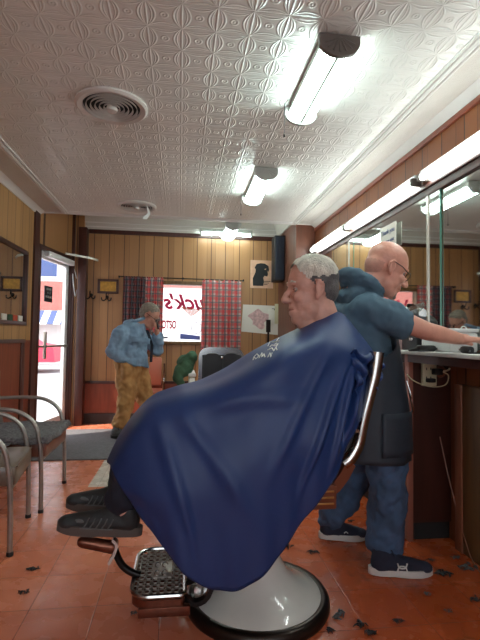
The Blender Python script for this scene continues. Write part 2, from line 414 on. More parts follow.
def glass(name, tint=(1, 1, 1, 1)):
    m = bpy.data.materials.new(name); m.use_nodes = True; t = m.node_tree; t.nodes.clear()
    o = t.nodes.new('ShaderNodeOutputMaterial'); mx = t.nodes.new('ShaderNodeMixShader'); tr = t.nodes.new('ShaderNodeBsdfTransparent'); gl = t.nodes.new('ShaderNodeBsdfGlossy')
    gl.inputs['Roughness'].default_value = .03; tr.inputs[0].default_value = tint; mx.inputs[0].default_value = .06; link(t, tr.outputs[0], mx.inputs[1]); link(t, gl.outputs[0], mx.inputs[2]); link(t, mx.outputs[0], o.inputs[0]); return m
M['glass'] = glass('window_glass')

# ------------------------------------------------------------------ setting
H = 2.46; XL, XR = -1.54, 1.54; YB = 6.0; YE = 5.06; YN = -1.6; HB = 2.72
ST = 'structure'
box('floor', M['floor'], -1.75, 1.75, YN, 6.1, -.06, 0, kind=ST)
box('ceiling', M['tin'], -1.27, 1.29, YN, YE, H, H+.07, kind=ST)
# tin border either side, then the high strip at the back
box('ceiling_border_left', M['tin_small'], XL-.05, -1.27, YN, YE, H-.002, H+.07, kind=ST)
box('ceiling_border_right', M['tin_small'], 1.29, XR+.05, YN, YE, H-.002, H+.07, kind=ST)
box('ceiling_back', M['tin_small'], -1.75, 1.75, YE, YB+.1, HB, HB+.06, kind=ST)
box('ceiling_fascia', M['white_mould'], -1.6, 1.6, YE-.002, YE+.03, H-.012, HB, kind=ST)
n = 0
def trim(mb, m=None): 
    global n; n += 1; return mb.build('trim_%d' % n, m or M['white_mould'], None, kind=ST)
for xs in (-1, 1):
    b = MB(); xc = -1.27 if xs < 0 else 1.29
    for dx, r in ((-.028, .008), (0, .014), (.03, .008)): b.tube([(xc+dx, YN, H-.002), (xc+dx, YE, H-.002)], r, 8)
    trim(b)
    # crown moulding along the wall
    X = XL if xs < 0 else XR
    b = MB(); b.prism([(0, 0), (0, -.05), (.012, -.05), (.02, -.03), (.045, -.012), (.06, 0)], YE-YN, Matrix.Translation((X, YN, H-.002)) @ Matrix.Diagonal((-xs, 1, 1, 1)))
    trim(b)
b = MB()
for yy, r in ((YE-.03, .007), (YE-.055, .005)): b.tube([(-1.27, yy, H-.002), (1.29, yy, H-.002)], r, 8)
trim(b)
# left wall
box('wall_left', M['pan_y'], XL-.1, XL, YN, 4.93, 1.07, H, kind=ST)
box('wall_left_lower', M['red_wood'], XL-.1, XL, YN, 4.93, 0, 1.07, kind=ST)
b = MB().box(XL-.1, XL+.02, 4.90, 5.05, 0, H); trim(b, M['dark_wood'])
b = MB().box(XL, XL+.022, YN, 4.70, 1.045, 1.08, .004).box(XL, XL+.012, 4.62, 4.72, .1, 1.045, .003); trim(b, M['dark_wood'])
box('baseboard_left', M['black_base'], XL, XL+.012, YN, 4.9, 0, .1, kind=ST)
# door wall, running from the post to the back-left corner
DA, DB = Vector((-1.53, 5.05, 0)), Vector((-1.375, 5.90, 0))
dd = (DB-DA).normalized(); dn = Vector((dd.y, -dd.x, 0))        # dn points into the room
DL = (DB-DA).length
DM = basis(DA, dd, -dn, (0, 0, 1))                               # local x along the wall, y outwards, z up
DH = 2.06
b = MB().box(-.02, DL+.02, 0, .1, DH+.05, HB, M=DM); b.build('wall_door', M['pan_x'], None, kind=ST)
b = MB().box(.0, .05, -.012, .1, 0, DH+.05, .004, DM).box(DL-.045, DL+.01, -.012, .1, 0, DH+.05, .004, DM).box(0, DL, -.012, .1, DH, DH+.05, .004, DM); trim(b, M['dark_wood'])
# short return wall with sunlit edge and dark corner post
b = MB().box(-1.375, -1.24, 5.90, 6.0, 0, HB); b.build('wall_return', M['pan_x'], None, kind=ST)
b = MB().box(-1.30, -1.20, 5.86, 6.0, 0, 2.5, .006); trim(b, M['dark_wood'])
b = MB().box(-1.385, -1.345, 5.87, 5.91, 0, HB, .003); trim(b, M['dark_wood'])
# back wall round the window
WX0, WX1, WZ0, WZ1 = -.255, .285, 1.065, 1.815
b = MB().box(-1.4, WX0, YB, YB+.1, .52, 2.5).box(WX1, 1.4, YB, YB+.1, .52, 2.5).box(WX0, WX1, YB, YB+.1, .52, WZ0).box(WX0, WX1, YB, YB+.1, WZ1, 2.5)
b.build('wall_back', M['pan_x'], None, kind=ST)
box('wall_back_lower', M['red_wood'], -1.4, 1.4, YB, YB+.1, 0, .52, kind=ST)
b = MB().box(-1.2, 1.32, YB-.02, YB, .51, .545, .004); trim(b, M['dark_wood'])
b = MB().box(-1.2, 1.32, YB-.025, YB, 2.45, 2.505, .006); trim(b, M['dark_wood'])
box('baseboard_back', M['black_base'], -1.2, 1.32, YB-.02, YB, 0, .13, kind=ST)
# frieze of pressed tin above the back wall
b = MB().prism([(0, 2.5), (-.02, 2.5), (-.03, 2.53), (-.05, 2.56), (-.09, 2.64), (-.12, 2.68), (-.13, HB), (.1, HB), (.1, 2.5)], 2.9, basis((-1.5, YB, 0), (0, 1, 0), (1, 0, 0), (0, 0, 1)))
trim(b, M['tin_small'])
b = MB()
for y, z in ((YB-.035, 2.535), (YB-.06, 2.585), (YB-.125, 2.69)): b.tube([(-1.4, y, z), (1.4, y, z)], .009, 8)
trim(b)
# right wall, pier and its side
box('wall_right', M['pan_red'], XR, XR+.1, YN, YE, 0, H, kind=ST)
M['pier_wood'] = mat('pier_wood', (100, 56, 38), .5, 0, .18, 3, stretch=(8, 8, 1))
box('wall_pier', M['pier_wood'], 1.31, XR+.1, YE, YE+.1, 0, H+.2, kind=ST)
box('wall_right_back', M['pier_wood'], 1.31, XR+.1, YE+.1, YB+.1, 0, HB, kind=ST)
b = MB().prism([(0, 2.5), (-.02, 2.5), (-.05, 2.56), (-.09, 2.64), (-.13, HB), (0, HB)], YB-YE-.1, Matrix.Translation((1.31, YE+.1, 0))); trim(b, M['tin_small'])
b = MB().box(XR-.018, XR, YN, YE, 2.375, 2.41, .004); trim(b, M['red_wood'])
b = MB().box(-1.75, 1.75, YN-.12, YN, 0, .85).box(-1.75, 1.75, YN-.12, YN, 2.2, H).box(-1.75, -1.2, YN-.12, YN, .85, 2.2).box(1.2, 1.75, YN-.12, YN, .85, 2.2)  # unseen near wall, added with a high window to cut light from behind
b.build('wall_near_unseen', M['pan_x'], None, kind=ST)
# ------------------------------------------------------------------ door and window
d = bpy.data.objects.new('door_1', None); COL.objects.link(d); d.location = DA; d['kind'] = ST
b = MB()
for x0, x1, z0, z1 in ((.055, .10, 0.02, DH-.005), (DL-.125, DL-.05, .02, DH-.005), (.055, DL-.05, .02, .16), (.055, DL-.05, DH-.09, DH-.005)): b.box(x0, x1, .02, .06, z0, z1, .004, DM)
b.build('door_frame', M['white_frame'], d)
MB().box(.09, DL-.11, .037, .043, .15, DH-.08, M=DM).build('door_pane', M['glass'], d)
b = MB().box(.09, DL-.1, -.015, .02, .985, 1.01, .004, DM).box(.16, .19, -.03, .0, .86, 1.16, .006, DM); b.build('push_bar', M['dull_steel'], d)
b = MB().box(.22, .40, .025, .035, 1.50, 1.68, M=DM); sg = b.build('door_sign', M['ink_black'], d)
for k, (s_, z_) in enumerate((('HOURS', 1.645), ('9 - 5', 1.60), ('MON-SAT', 1.555))):
    text_mesh('sign_text', s_, .036, M['white_ink'], DM @ basis((.31, .022, z_), (1, 0, 0), (0, 0, 1), (0, -1, 0)), sg)
c = empty('door_closer', DM @ Vector((DL-.1, -.03, DH+.02)), 'white door closer with long silver arm over the glass entrance door', 'door closer')
b = MB().box(.1, DL-.1, -.075, -.014, DH-.075, DH-.01, .01, DM); b.build('body', M['white_frame'], c)
b = MB().ribbon([DM @ Vector((.48, -.08, DH+.03)), DM @ Vector((.7, -.30, DH+.015)), DM @ Vector((.83, -.34, DH+.01))], .025, .015, (0, 0, 1)); b.build('arm', M['dull_steel'], c)
b = MB().tube(spline([DM @ Vector((DL-.02, -.02, 2.0)), DM @ Vector((DL+.02, -.06, 1.8)), DM @ Vector((DL, -.05, 1.62)), DM @ Vector((DL-.04, -.04, 1.75)), DM @ Vector((DL-.03, -.02, 1.9))], 6), .006, 6)
tag(b.build('rope_loop', M['white_frame'], None), 'white looped cord hanging beside the entrance door frame', 'cord')
wd = bpy.data.objects.new('window_1', None); COL.objects.link(wd); wd.location = (WX0, YB, WZ0); wd['kind'] = ST
b = MB()
for x0, x1, z0, z1 in ((WX0-.03, WX0, WZ0-.03, WZ1+.04), (WX1, WX1+.03, WZ0-.03, WZ1+.04), (WX0-.03, WX1+.03, WZ1, WZ1+.045), (WX0-.05, WX1+.05, WZ0-.045, WZ0)): b.box(x0, x1, YB-.03, YB+.1, z0, z1, .004)
b.build('window_frame', M['tan_panel'], wd)
MB().box(WX0, WX1, YB+.045, YB+.05, WZ0, WZ1).build('window_pane', M['glass'], wd)
# decals on the pane, lettering reads from the street so it is reversed here
REV = lambda px, py: basis(W(px, py, YB+.04), (-1, 0, 0), (0, 0, 1), (0, 1, 0))
o = text_mesh('window_lettering', "Chuck's", .27, M['decal_red'], basis((.66, YB+.04, W(200, 307, YB).z+.055), (-1, 0, 0), (0, 0, 1), (0, 1, 0)), wd, .0008, .35, 'LEFT', .008)
bm = bmesh.new(); bm.from_mesh(o.data); off = origin(wd)
for px_, sg_ in ((WX0+.004-off.x, -1), (WX1-.004-off.x, 1)):
    bmesh.ops.bisect_plane(bm, geom=bm.verts[:]+bm.edges[:]+bm.faces[:], plane_co=(px_, 0, 0), plane_no=(sg_, 0, 0), clear_outer=True)
bm.to_mesh(o.data); bm.free()
text_mesh('window_lettering', 'OTSO', .115, M['decal_pink'], basis(W(169, 325, YB+.04), (.62, 0, 0), (0, 0, 1.25), (0, -1, 0)), wd, .0008, 0, 'CENTER', .006)
b = MB()
for k in range(7):
    a = -.15-.085*k; p0 = W(180, 306.5, YB+.038); L = .27-.012*k
    b.prism([(0, 0), (L*cos(a), L*sin(a)), (L*cos(a-.06), L*sin(a-.06))], .002, Matrix.Translation(p0))
b.build('fan_decal', M['decal_orange'], wd)
b = MB(); cc = W(196.5, 328, YB+.04)
b.tube([cc+Vector((.066*cos(a*pi/12), 0, .072*sin(a*pi/12))) if cc.x+.066*cos(a*pi/12) < WX1-.006 else Vector((WX1-.008, cc.y, cc.z+.072*sin(a*pi/12))) for a in range(25)], .007, 6); b.build('ring_decal', M['decal_grey'], wd)
b = MB().prism([(0, 0), (.265, -.01), (.265, .045), (0, .075)], .002, Matrix.Translation(W(180, 339, YB+.038))); b.build('band_decal', M['decal_blue'], wd)
b = MB().box(WX0+.01, WX0+.09, YB+.038, YB+.04, 1.10, 1.125).box(WX0+.01, WX0+.09, YB+.038, YB+.04, 1.075, 1.085); b.build('small_print_decal', M['decal_grey'], wd)

# ------------------------------------------------------------------ outside, beyond window and door
box('ground_outside', M['asphalt'], -25, 25, 6.1, 30, -.12, -.06, kind=ST)
box('ground_side', M['asphalt'], -25, -1.75, -5, 6.1, -.12, -.06, kind=ST)
bd = empty('brick_building', (-5.0, 19, -.06), 'pale and brick building across the street seen through the door', 'building')
b = MB().box(-9.0, 7, 19, 20, -.06, 6.2); b.build('facade', M['wall_out'], bd, smooth=False)
for q in ((-8.9, -4.4, 2.15, 3.3), (-1.0, 2.2, 3.2, 4.6)): MB().box(q[0], q[1], 18.93, 19, q[2], q[3]).build('brick_panel', M['brick_out'], bd, smooth=False)
for (x0, x1, z0, z1) in ((-5.6, -5.0, 3.5, 4.9), (-6.9, -6.3, 3.5, 4.9), (.45, 1.1, 3.6, 4.4), (-.6, 0, 3.6, 4.4)):
    f = MB().box(x0-.08, x1+.08, 18.90, 18.95, z0-.08, z1+.08).build('window', M['white_frame'], bd, smooth=False); MB().box(x0, x1, 18.88, 18.9, z0, z1).build('pane', M['ink_blue'], f, smooth=False)
aw = empty('striped_awning', (-5.4, 18.4, 1.6), 'blue and white striped awning on the building across the street', 'awning')
for k in range(12):
    x0 = -7.4+k*.25; b = MB().prism([(0, 0), (.25, 0), (.25, .55), (0, .55)], .03, basis((x0, 18.2, 1.55), (1, 0, 0), (0, -.5, .2), (0, 1.2, 1)))
    b.build('stripe', M['ink_blue'] if k % 2 else M['white_frame'], aw, smooth=False)
car = empty('parked_car', (-5.3, 16, -.06), 'red car parked across the street, seen through the glass door', 'car')
b = MB().prism([(-2.1, .35), (-2.15, .75), (-1.3, .9), (-.8, 1.4), (.7, 1.4), (1.3, .95), (2.1, .8), (2.15, .35)], 1.7, Matrix.Translation((-6, 14.6, -.06))); b.build('body', M['decal_pink'], car)
b = MB().prism([(-1.15, .92), (-.75, 1.32), (.65, 1.32), (1.12, .96)], .02, Matrix.Translation((-6, 14.57, -.06))); b.build('side_window', M['ink_blue'], car)
for xx in (-7.3, -4.7): MB().lathe([(.33, 0), (.33, .2)], (xx, 14.5, .27), 24, 'Y').build('wheel', M['rubber'], car)
# ------------------------------------------------------------------ ceiling lights and vents
def d_cap(mb, X, Y, z, wd, h, th):
    pts = [(-wd/2, 0), (-wd/2, -h*.35)]+[(-wd/2*cos(a), -h*.35-h*.65*sin(a)) for a in [pi*k/14 for k in range(1, 14)]]+[(wd/2, -h*.35), (wd/2, 0)]
    mb.prism(pts, th, Matrix.Translation((X, Y, z)))
def ceiling_light(X, Y0, Y1, z, label, capm, w_=.186, chain=True):
    r = empty('ceiling_light', (X, (Y0+Y1)/2, H), label, 'ceiling light', 'two tube ceiling lights')
    b = MB().box(X-w_*.4, X+w_*.4, Y0, Y1, z-.03, z+.004, .006)
    b.prism([(-.016, -.03), (.016, -.03), (.006, -.085), (-.006, -.085)], Y1-Y0, Matrix.Translation((X, Y0, z)))
    if z+.01 < H: b.box(X-.06, X+.06, (Y0+Y1)/2-.08, (Y0+Y1)/2+.08, z, H)
    b.build('housing', M['fixture'], r)
    b = MB(); d_cap(b, X, Y0-.02, z, w_, .095, .022); cp = b.build('end_cap', capm, r, angle=50)
    b = MB()
    for k in range(7):
        a = pi*(k+1)/8; b.tube([(X, Y0-.022, z-.012), (X-w_*.40*cos(a), Y0-.022, z-.02-.058*sin(a))], [.002, .0045], 5)
    b.build('fluting', capm, cp)
    b = MB(); d_cap(b, X, Y1, z, w_, .095, .022); b.build('end_cap', M['fixture'], r, angle=50)
    for s in (-1, 1):
        MB().tube([(X+s*.050, Y0+.003, z-.05), (X+s*.050, Y1-.003, z-.052)], .0195, 14).build('tube', M['tube'], r)
    if chain:
        b = MB().tube([(X-w_*.5, Y1-.08, z), (X-w_*.62, Y1-.08, z-.02), (X-w_*.62, Y1-.08, z-.20)], .0018, 5); b.build('pull_chain', M['black_metal'], r)
        MB().lathe([(.001, -.01), (.006, -.006), (.006, .006), (.001, .01)], (X-w_*.62, Y1-.08, z-.205), 10).build('chain_knob', M['black_metal'], r)
    return r
ceiling_light(.665, 1.86, 2.48, H-.01, 'nearest two tube ceiling light with dark fluted end cap and pull chain', M['fixture_dark'])
ceiling_light(.64, 3.42, 4.10, H-.01, 'middle two tube ceiling light with grey fluted end cap', M['fixture'], chain=True)
r = ceiling_light(.58, 5.12, 5.70, H-.005, 'farthest two tube ceiling light with pale cap, hanging before the back wall', M['fixture'], chain=False)
b = MB().tube([(.58, 5.4, H), (.58, 5.4, HB)], .02, 8); b.build('stem', M['fixture'], r)
r = empty('cross_light', (.56, 5.84, 2.47), 'single bare tube light set crosswise in front of the back wall frieze', 'light')
b = MB().box(.22, .92, 5.83, 5.875, 2.50, 2.545, .004).box(.54, .58, 5.85, 5.98, 2.52, 2.56); b.build('housing', M['fixture'], r)
MB().tube([(.25, 5.835, 2.475), (.89, 5.835, 2.475)], .017, 12).build('tube', M['tube'], r)
for q in (.225, .89): MB().box(q, q+.025, 5.815, 5.855, 2.45, 2.51, .003).build('tube_holder', M['fixture'], r)
def vent(X, Y, R_, label):
    r = empty('ceiling_vent', (X, Y, H), label, 'ceiling vent', 'round ceiling vents')
    MB().lathe([(R_*.99, 0), (R_, -.012), (R_*.93, -.022), (R_*.80, -.018), (R_*.78, 0)], (X, Y, H-.001), 48, caps=False).build('rim', M['vent_white'], r)
    MB().lathe([(R_*.8, -.002), (R_*.8, -.004)], (X, Y, H-.001), 40).build('dark_throat', M['vent_dark'], r)
    for k, q in enumerate((.72, .60, .48, .36, .24)):
        MB().lathe([(R_*(q-.02), -.008), (R_*q, -.022), (R_*(q-.015), -.022), (R_*(q-.035), -.008)], (X, Y, H), 44, caps=False).build('ring_vane', M['vent_white'], r)
    MB().lathe([(.004, -.04), (R_*.14, -.036), (R_*.16, -.02), (R_*.13, -.006)], (X, Y, H), 28).build('centre_disc', M['vent_white'], r)
    return r
vent(-.42, 2.64, .205, 'nearest of the two round white ceiling vents with concentric vanes')
v2 = vent(-.47, 4.66, .20, 'round white ceiling vent at the far end of the ceiling')
b = MB().ribbon([(-.36, 4.60, H-.02), (-.34, 4.6, H-.09), (-.385, 4.6, H-.15)], [.012, .03, .05], .002, (.8, .3, 0)); b.build('paper_streamer', M['white_plastic'], v2)
# ------------------------------------------------------------------ strip lights over the mirrors
for k, (y0, y1, lb) in enumerate(((1.40, 2.64, 'nearest bare fluorescent strip light above the mirrors, running out of frame'), (2.70, 3.93, 'second bare fluorescent strip light above the mirrors, behind the joint'), (3.95, 5.02, 'farthest bare fluorescent strip light above the mirrors'))):
    r = empty('strip_light', (XR, (y0+y1)/2, 2.15), lb, 'strip light', 'strip lights above the mirrors')
    MB().prism([(0, 2.118), (-.035, 2.150), (-.055, 2.175), (-.058, 2.188), (0, 2.188)], y1-y0, Matrix.Translation((XR, y0, 0))).build('reflector', M['white_plastic'], r)
    MB().tube([(XR-.056, y0+.03, 2.145), (XR-.056, y1-.03, 2.145)], .021, 16).build('tube', M['strip_tube'], r)
    for y in (y0, y1-.03): MB().box(XR-.08, XR-.005, y, y+.03, 2.12, 2.17, .006).build('tube_holder', M['fixture_dark'] if y < y1-.1 and k == 1 or k == 0 else M['fixture'], r)
# wood cornice between lights and mirrors
b = MB().box(XR-.022, XR, YN, YE, 2.03, 2.115, .003).box(XR-.034, XR, YN, YE, 2.075, 2.095, .003); trim(b, M['dark_wood'])
# ------------------------------------------------------------------ mirrors
def mirror(y0, y1, dx, label, pale=None):
    r = empty('wall_mirror', (XR, (y0+y1)/2, 1.07), label, 'mirror', 'wall mirrors behind the counter')
    MB().box(XR-dx, XR-.001, y0, y1, 1.07, 2.03).build('mirror_glass', M['mirror'], r, smooth=False)
    if pale:
        MB().box(XR-dx-.001, XR-.004, y0-.004, y0, 1.07, 2.035).build('glass_edge', M['glass_edge'], r, smooth=False)
        MB().box(XR-dx-.006, XR-dx, pale, pale+.018, 1.07, 2.03).build('pale_bevel', M['pale_edge'], r, smooth=False)
    return r
mirror(YN, 2.475, .004, 'large wall mirror above the white box, nearest the camera')
mirror(2.49, 3.83, .014, 'tall wall mirror beside the barber, between a green edge and a pale strip', 2.61)
mirror(3.85, 5.04, .014, 'wall mirror farthest from the camera, between the barber and the seated client', 3.95)
# etched flourish on the near mirror
b = MB()
for (cy, cz, s_) in ((2.28, 1.16, 1), (2.06, 1.19, .8)):
    b = MB()
    for k in range(3):
        b.tube([(XR-.007, cy+s_*(.026*cos(a)+.03*(k-1)), cz+s_*(.022*sin(a)+.02*(k % 2))) for a in [2*pi*q/16 for q in range(17)]], .0022, 5)
    tag(b.build('looped_decal', M['white_plastic'], None), 'white looped decal on the nearest mirror, '+('left one' if cy > 2.2 else 'right one'), 'decal')
s = empty('mirror_sign', (XR-.04, 3.1, 1.8), 'white paper sign with blue writing stuck on the mirror above the bald head', 'sign')
P0 = Vector((XR-.035, 3.25, 1.80)); SM = basis(P0, (0, -1, 0), (1, 0, 0), (0, 0, 1))
MB().box(0, .25, -.002, .002, 0, .17, M=SM).build('sheet', M['paper'], s)
for k, t_ in enumerate(('Thank you', 'for your visit')): text_mesh('lettering', t_, .05-.012*k, M['ink_blue'], basis((P0.x-.004, P0.y-.125, P0.z+.12-.07*k), (0, -1, 0), (0, 0, 1), (-1, 0, 0)), s)

# ------------------------------------------------------------------ counter and cabinets on the right
r = empty('counter_shelf', (1.40, 3.0, 1.04), 'long white countertop along the mirror wall under the mirrors', 'countertop')
MB().box(1.25, XR, .6, 5.04, 1.042, 1.062, .004).build('top', M['counter_white'], r)
MB().box(1.262, 1.28, .6, 2.38, 1.0, 1.042).build('apron_strip', M['brown_panel'], r)
r = empty('counter_cabinet', (1.4, 3.0, 0), 'dark brown cabinet end under the counter beside the barber', 'cabinet')
b = MB().box(1.30, XR, 2.41, 2.44, .10, 1.04).box(1.31, XR, 2.44, 3.70, .10, 1.04); b.build('body', M['brown_panel'], r, smooth=False)
MB().box(1.33, XR, 2.43, 3.7, 0, .10).build('toe_kick', M['rubber'], r, smooth=False)
MB().box(1.28, 1.31, 2.405, 2.45, 0, 1.04, .003).build('corner_post', mat('pinkish_wood', (150, 92, 76), .4, 0, .15, 4), r)
for y0 in (2.48, 3.08):
    dr = MB().box(1.292, 1.31, y0, y0+.57, .14, .99, .004).build('door', M['cabinet_wood'], r)
    MB().box(1.28, 1.292, y0+.46, y0+.49, .28, .42, .004).build('handle', M['black_metal'], dr)
r = empty('low_cabinet', (1.4, 4.3, 0), 'reddish wooden cabinet behind the barber, farther along the mirror wall', 'cabinet')
MB().box(1.31, XR, 3.71, 5.04, 0, 1.04).build('body', M['cabinet_wood'], r, smooth=False)
for y0 in (3.75, 4.4):
    dr = MB().box(1.29, 1.31, y0, y0+.6, .08, .99, .004).build('door', M['cabinet_wood'], r); MB().box(1.28, 1.29, y0+.03, y0+.055, .28, .42, .004).build('handle', M['black_metal'], dr)
r = empty('wall_cabinet_panel', (1.5, 1.8, 0), 'tan wooden cabinet side in the knee space right of the outlet', 'cabinet')
MB().box(1.50, XR, 1.0, 2.30, 0, .885, .004).build('body', M['tan_panel'], r)
MB().box(1.49, 1.5, 2.24, 2.30, 0, .885, .003).build('edge_strip', M['cabinet_wood'], r)
tag(MB().lathe([(.03, 0), (.034, -.012), (.03, -.02), (.02, -.022)], (XR-.07, 2.41, .945), 24, 'Y').build('round_knob', M['cabinet_wood'], None), 'small round wooden knob in the shadow under the counter', 'knob')
r = empty('power_outlet', (1.39, 2.40, .9), 'ivory power outlet box with plugs on the dark cabinet end', 'outlet')
OX0, OX1 = 1.352, 1.425; OZ0, OZ1 = .875, .99
MB().box(OX0, OX1+.01, 2.375, 2.404, OZ0-.01, OZ1+.005, .006).build('outlet_plate', M['ivory'], r)
b = MB()
for z in (.955, .905):
    for x in (1.37, 1.395): b.box(x, x+.005, 2.3735, 2.376, z, z+.014)
b.build('sockets', M['ink_black'], r, smooth=False)
b = MB().box(1.40, 1.45, 2.335, 2.375, .93, .965, .006).box(1.365, 1.41, 2.34, 2.375, .888, .91, .005); b.build('plug', M['rubber'], r)
b = MB().tube(spline([(1.44, 2.34, .95), (1.475, 2.33, .93), (1.46, 2.33, .88), (1.40, 2.34, .865), (1.34, 2.36, .875), (1.29, 2.38, .90), (1.265, 2.39, .93)], 6), .0035, 6).tube(spline([(1.45, 2.35, .95), (1.49, 2.36, .955), (1.51, 2.37, .965)], 4), .005, 6)
b.build('cord', M['ivory'], r)
b = MB().tube(spline([(1.46, 2.39, .58), (1.48, 2.33, .35), (1.50, 2.24, .10), (1.47, 2.1, .006), (1.44, 1.9, .006)], 6), .003, 6)
tag(b.build('power_cable', M['cabinet_wood'], None), 'thin brown cord hanging down the dark cabinet to the floor', 'cable')
# things on the counter
r = empty('white_box', (1.44, 2.2, 1.062), 'long white box on the counter behind the barber\'s hand', 'box')
MB().box(1.37, 1.53, 2.15, 2.43, 1.062, 1.165, .012).build('body', M['white_plastic'], r); MB().box(1.365, 1.532, 2.145, 2.435, 1.165, 1.185, .006).build('lid', M['white_plastic'], r)
r = empty('black_case', (1.4, 2.55, 1.062), 'black upright tool case on the counter left of the white box', 'case')
MB().box(1.36, 1.50, 2.46, 2.64, 1.062, 1.17, .008).build('body', M['black_leather'], r); MB().box(1.355, 1.36, 2.50, 2.54, 1.12, 1.135, .002).build('latch', M['chrome'], r)
def clipper(x, y, a, label):
    r = empty('hair_clipper', (x, y, 1.062), label, 'hair clipper', 'black clippers on the counter')
    T = Matrix.Translation((x, y, 1.062)) @ Matrix.Rotation(a, 4, 'Z')
    MB().box(-.07, .05, -.02, .02, .0, .034, .012, T).build('body', M['rubber'], r)
    MB().box(.05, .072, -.02, .02, .008, .022, .002, T).build('blade', M['chrome'], r)
    b = MB().tube([T @ Vector(p) for p in spline([(-.07, 0, .015), (-.12, .01, .006), (-.13, -.05, .006), (-.06, -.06, .006)], 5)], .004, 6); b.build('cord', M['rubber'], r)
clipper(1.31, 2.26, .3, 'black hair clipper lying on the counter edge above the outlet')
clipper(1.36, 2.00, 1.2, 'black hair clipper lying near the right edge of the counter')
r = empty('hair_dryer', (1.47, 2.86, 1.25), 'grey hair dryer hanging by the mirror right of the barber\'s face', 'hair dryer')
T = basis((1.47, 2.84, 1.27), (1, 0, 0), (0, 1, 0), (0, 0, 1)) @ Matrix.Rotation(-.35, 4, 'Y')
GR = mat('dryer_grey', (92, 92, 94), .35, .3)
b = MB().lathe([(.028, -.13), (.045, -.10), (.062, -.02), (.060, .04), (.04, .07)], (0, 0, 0), 24, 'X'); bmesh.ops.transform(b.b, matrix=T, verts=b.b.verts); b.build('barrel', GR, r)
b = MB().tube([T @ Vector((0, 0, -.04)), T @ Vector((.01, 0, -.19))], [.022, .018], 12); b.build('handle', GR, r)
b = MB().lathe([(.03, -.02), (.04, 0), (.03, .012)], (1.47, 2.80, 1.30), 20, 'Y'); b.build('intake_ring', M['chrome'], r)
b = MB().ribbon([(1.47, 2.84, 1.31), (1.50, 2.75, 1.335), (1.53, 2.66, 1.35)], .03, .006, (0, 0, 1)); b.build('bracket', M['chrome'], r)
MB().lathe([(.055, 0), (.058, .02), (.05, .03)], (1.48, 2.9, 1.062), 20).build('stand_base', GR, r)
MB().tube([(1.48, 2.9, 1.08), (1.49, 2.88, 1.25)], .012, 8).build('stand', GR, r)
r = empty('tape_roll', (1.44, 3.0, 1.25), 'yellow roll of neck strip paper in a holder right of the barber\'s chin', 'paper roll')
MB().lathe([(.045, -.06), (.05, -.055), (.05, .055), (.045, .06)], (1.40, 3.06, 1.285), 24, 'X').build('roll', M['yellow'], r)
b = MB().box(1.34, 1.46, 3.055, 3.065, 1.062, 1.23, .003).box(1.335, 1.34, 3.02, 3.10, 1.21, 1.34, .002).box(1.46, 1.465, 3.02, 3.10, 1.21, 1.34, .002); b.build('holder', M['dull_steel'], r)
MB().box(1.385, 1.43, 3.04, 3.08, 1.335, 1.385, .006).build('clip', M['black_metal'], r)
r = empty('picture_card', (1.40, 2.70, 1.062), 'pinkish photo card standing on the counter behind the barber\'s forearm', 'card')
MB().box(1.31, 1.42, 2.66, 2.664, 1.062, 1.15, .001).build('card', M['pink_print'], r); MB().box(1.305, 1.425, 2.664, 2.67, 1.058+.004, 1.156, .001).build('border', M['paper'], r)
# hanging plaid shirt and loud speaker
r = empty('plaid_shirt', (1.35, 4.6, 1.5), 'red plaid shirt on a black hanger behind the client\'s head', 'shirt', None)
HX = 1.34
b = MB(); P = []
for i in range(15):
    t = i/14; row = []
    for j in range(17):
        s_ = j/16-.5; sh = .05*min(1, abs(s_)*2)**1.5 if i == 0 else .05*min(1, abs(s_)*2)**1.5*(1-t)
        row.append((HX+.02*sin(s_*22+t*2)*t+.01, 4.45+s_*(.40+.10*t), 1.56-sh-t*.44))
    P.append(row)
b.grid(P).build('body', M['plaid_shirt'], r, solid=.02)
b = MB().tube(spline([(HX, 4.24, 1.515), (HX, 4.36, 1.565), (HX, 4.45, 1.59), (HX, 4.54, 1.565), (HX, 4.66, 1.515)], 4), .012, 8).tube(spline([(HX, 4.45, 1.585), (HX, 4.45, 1.63), (HX+.03, 4.45, 1.65), (HX+.07, 4.45, 1.62), (HX+.175, 4.45, 1.63)], 4), .004, 6); b.build('hanger', M['rubber'], r)
r = empty('loudspeaker', (1.24, 5.75, 2.0), 'tall dark loudspeaker mounted high on the wall in the back right corner', 'loudspeaker')
MB().box(1.175, 1.305, 5.60, 5.82, 1.86, 2.44, .006).build('cabinet', M['black_leather'], r); MB().box(1.185, 1.295, 5.588, 5.60, 1.88, 2.42, .004).build('grille', mat('grille', (48, 52, 66), .9), r)
for k, (x0, z0, dz, lb) in enumerate(((1.12, 1.30, .22, 'white leaflet on the right of the back wall, left of the taller one'), (1.20, 1.32, .27, 'taller cream leaflet pinned in the back right corner'))):
    tag(MB().box(x0+.06, x0+.13, 5.985-.01*k, 5.99-.01*k, z0, z0+dz, .001).build('leaflet', M['paper'] if k == 0 else M['ivory'], None), lb, 'leaflet', 'leaflets in the back right corner')
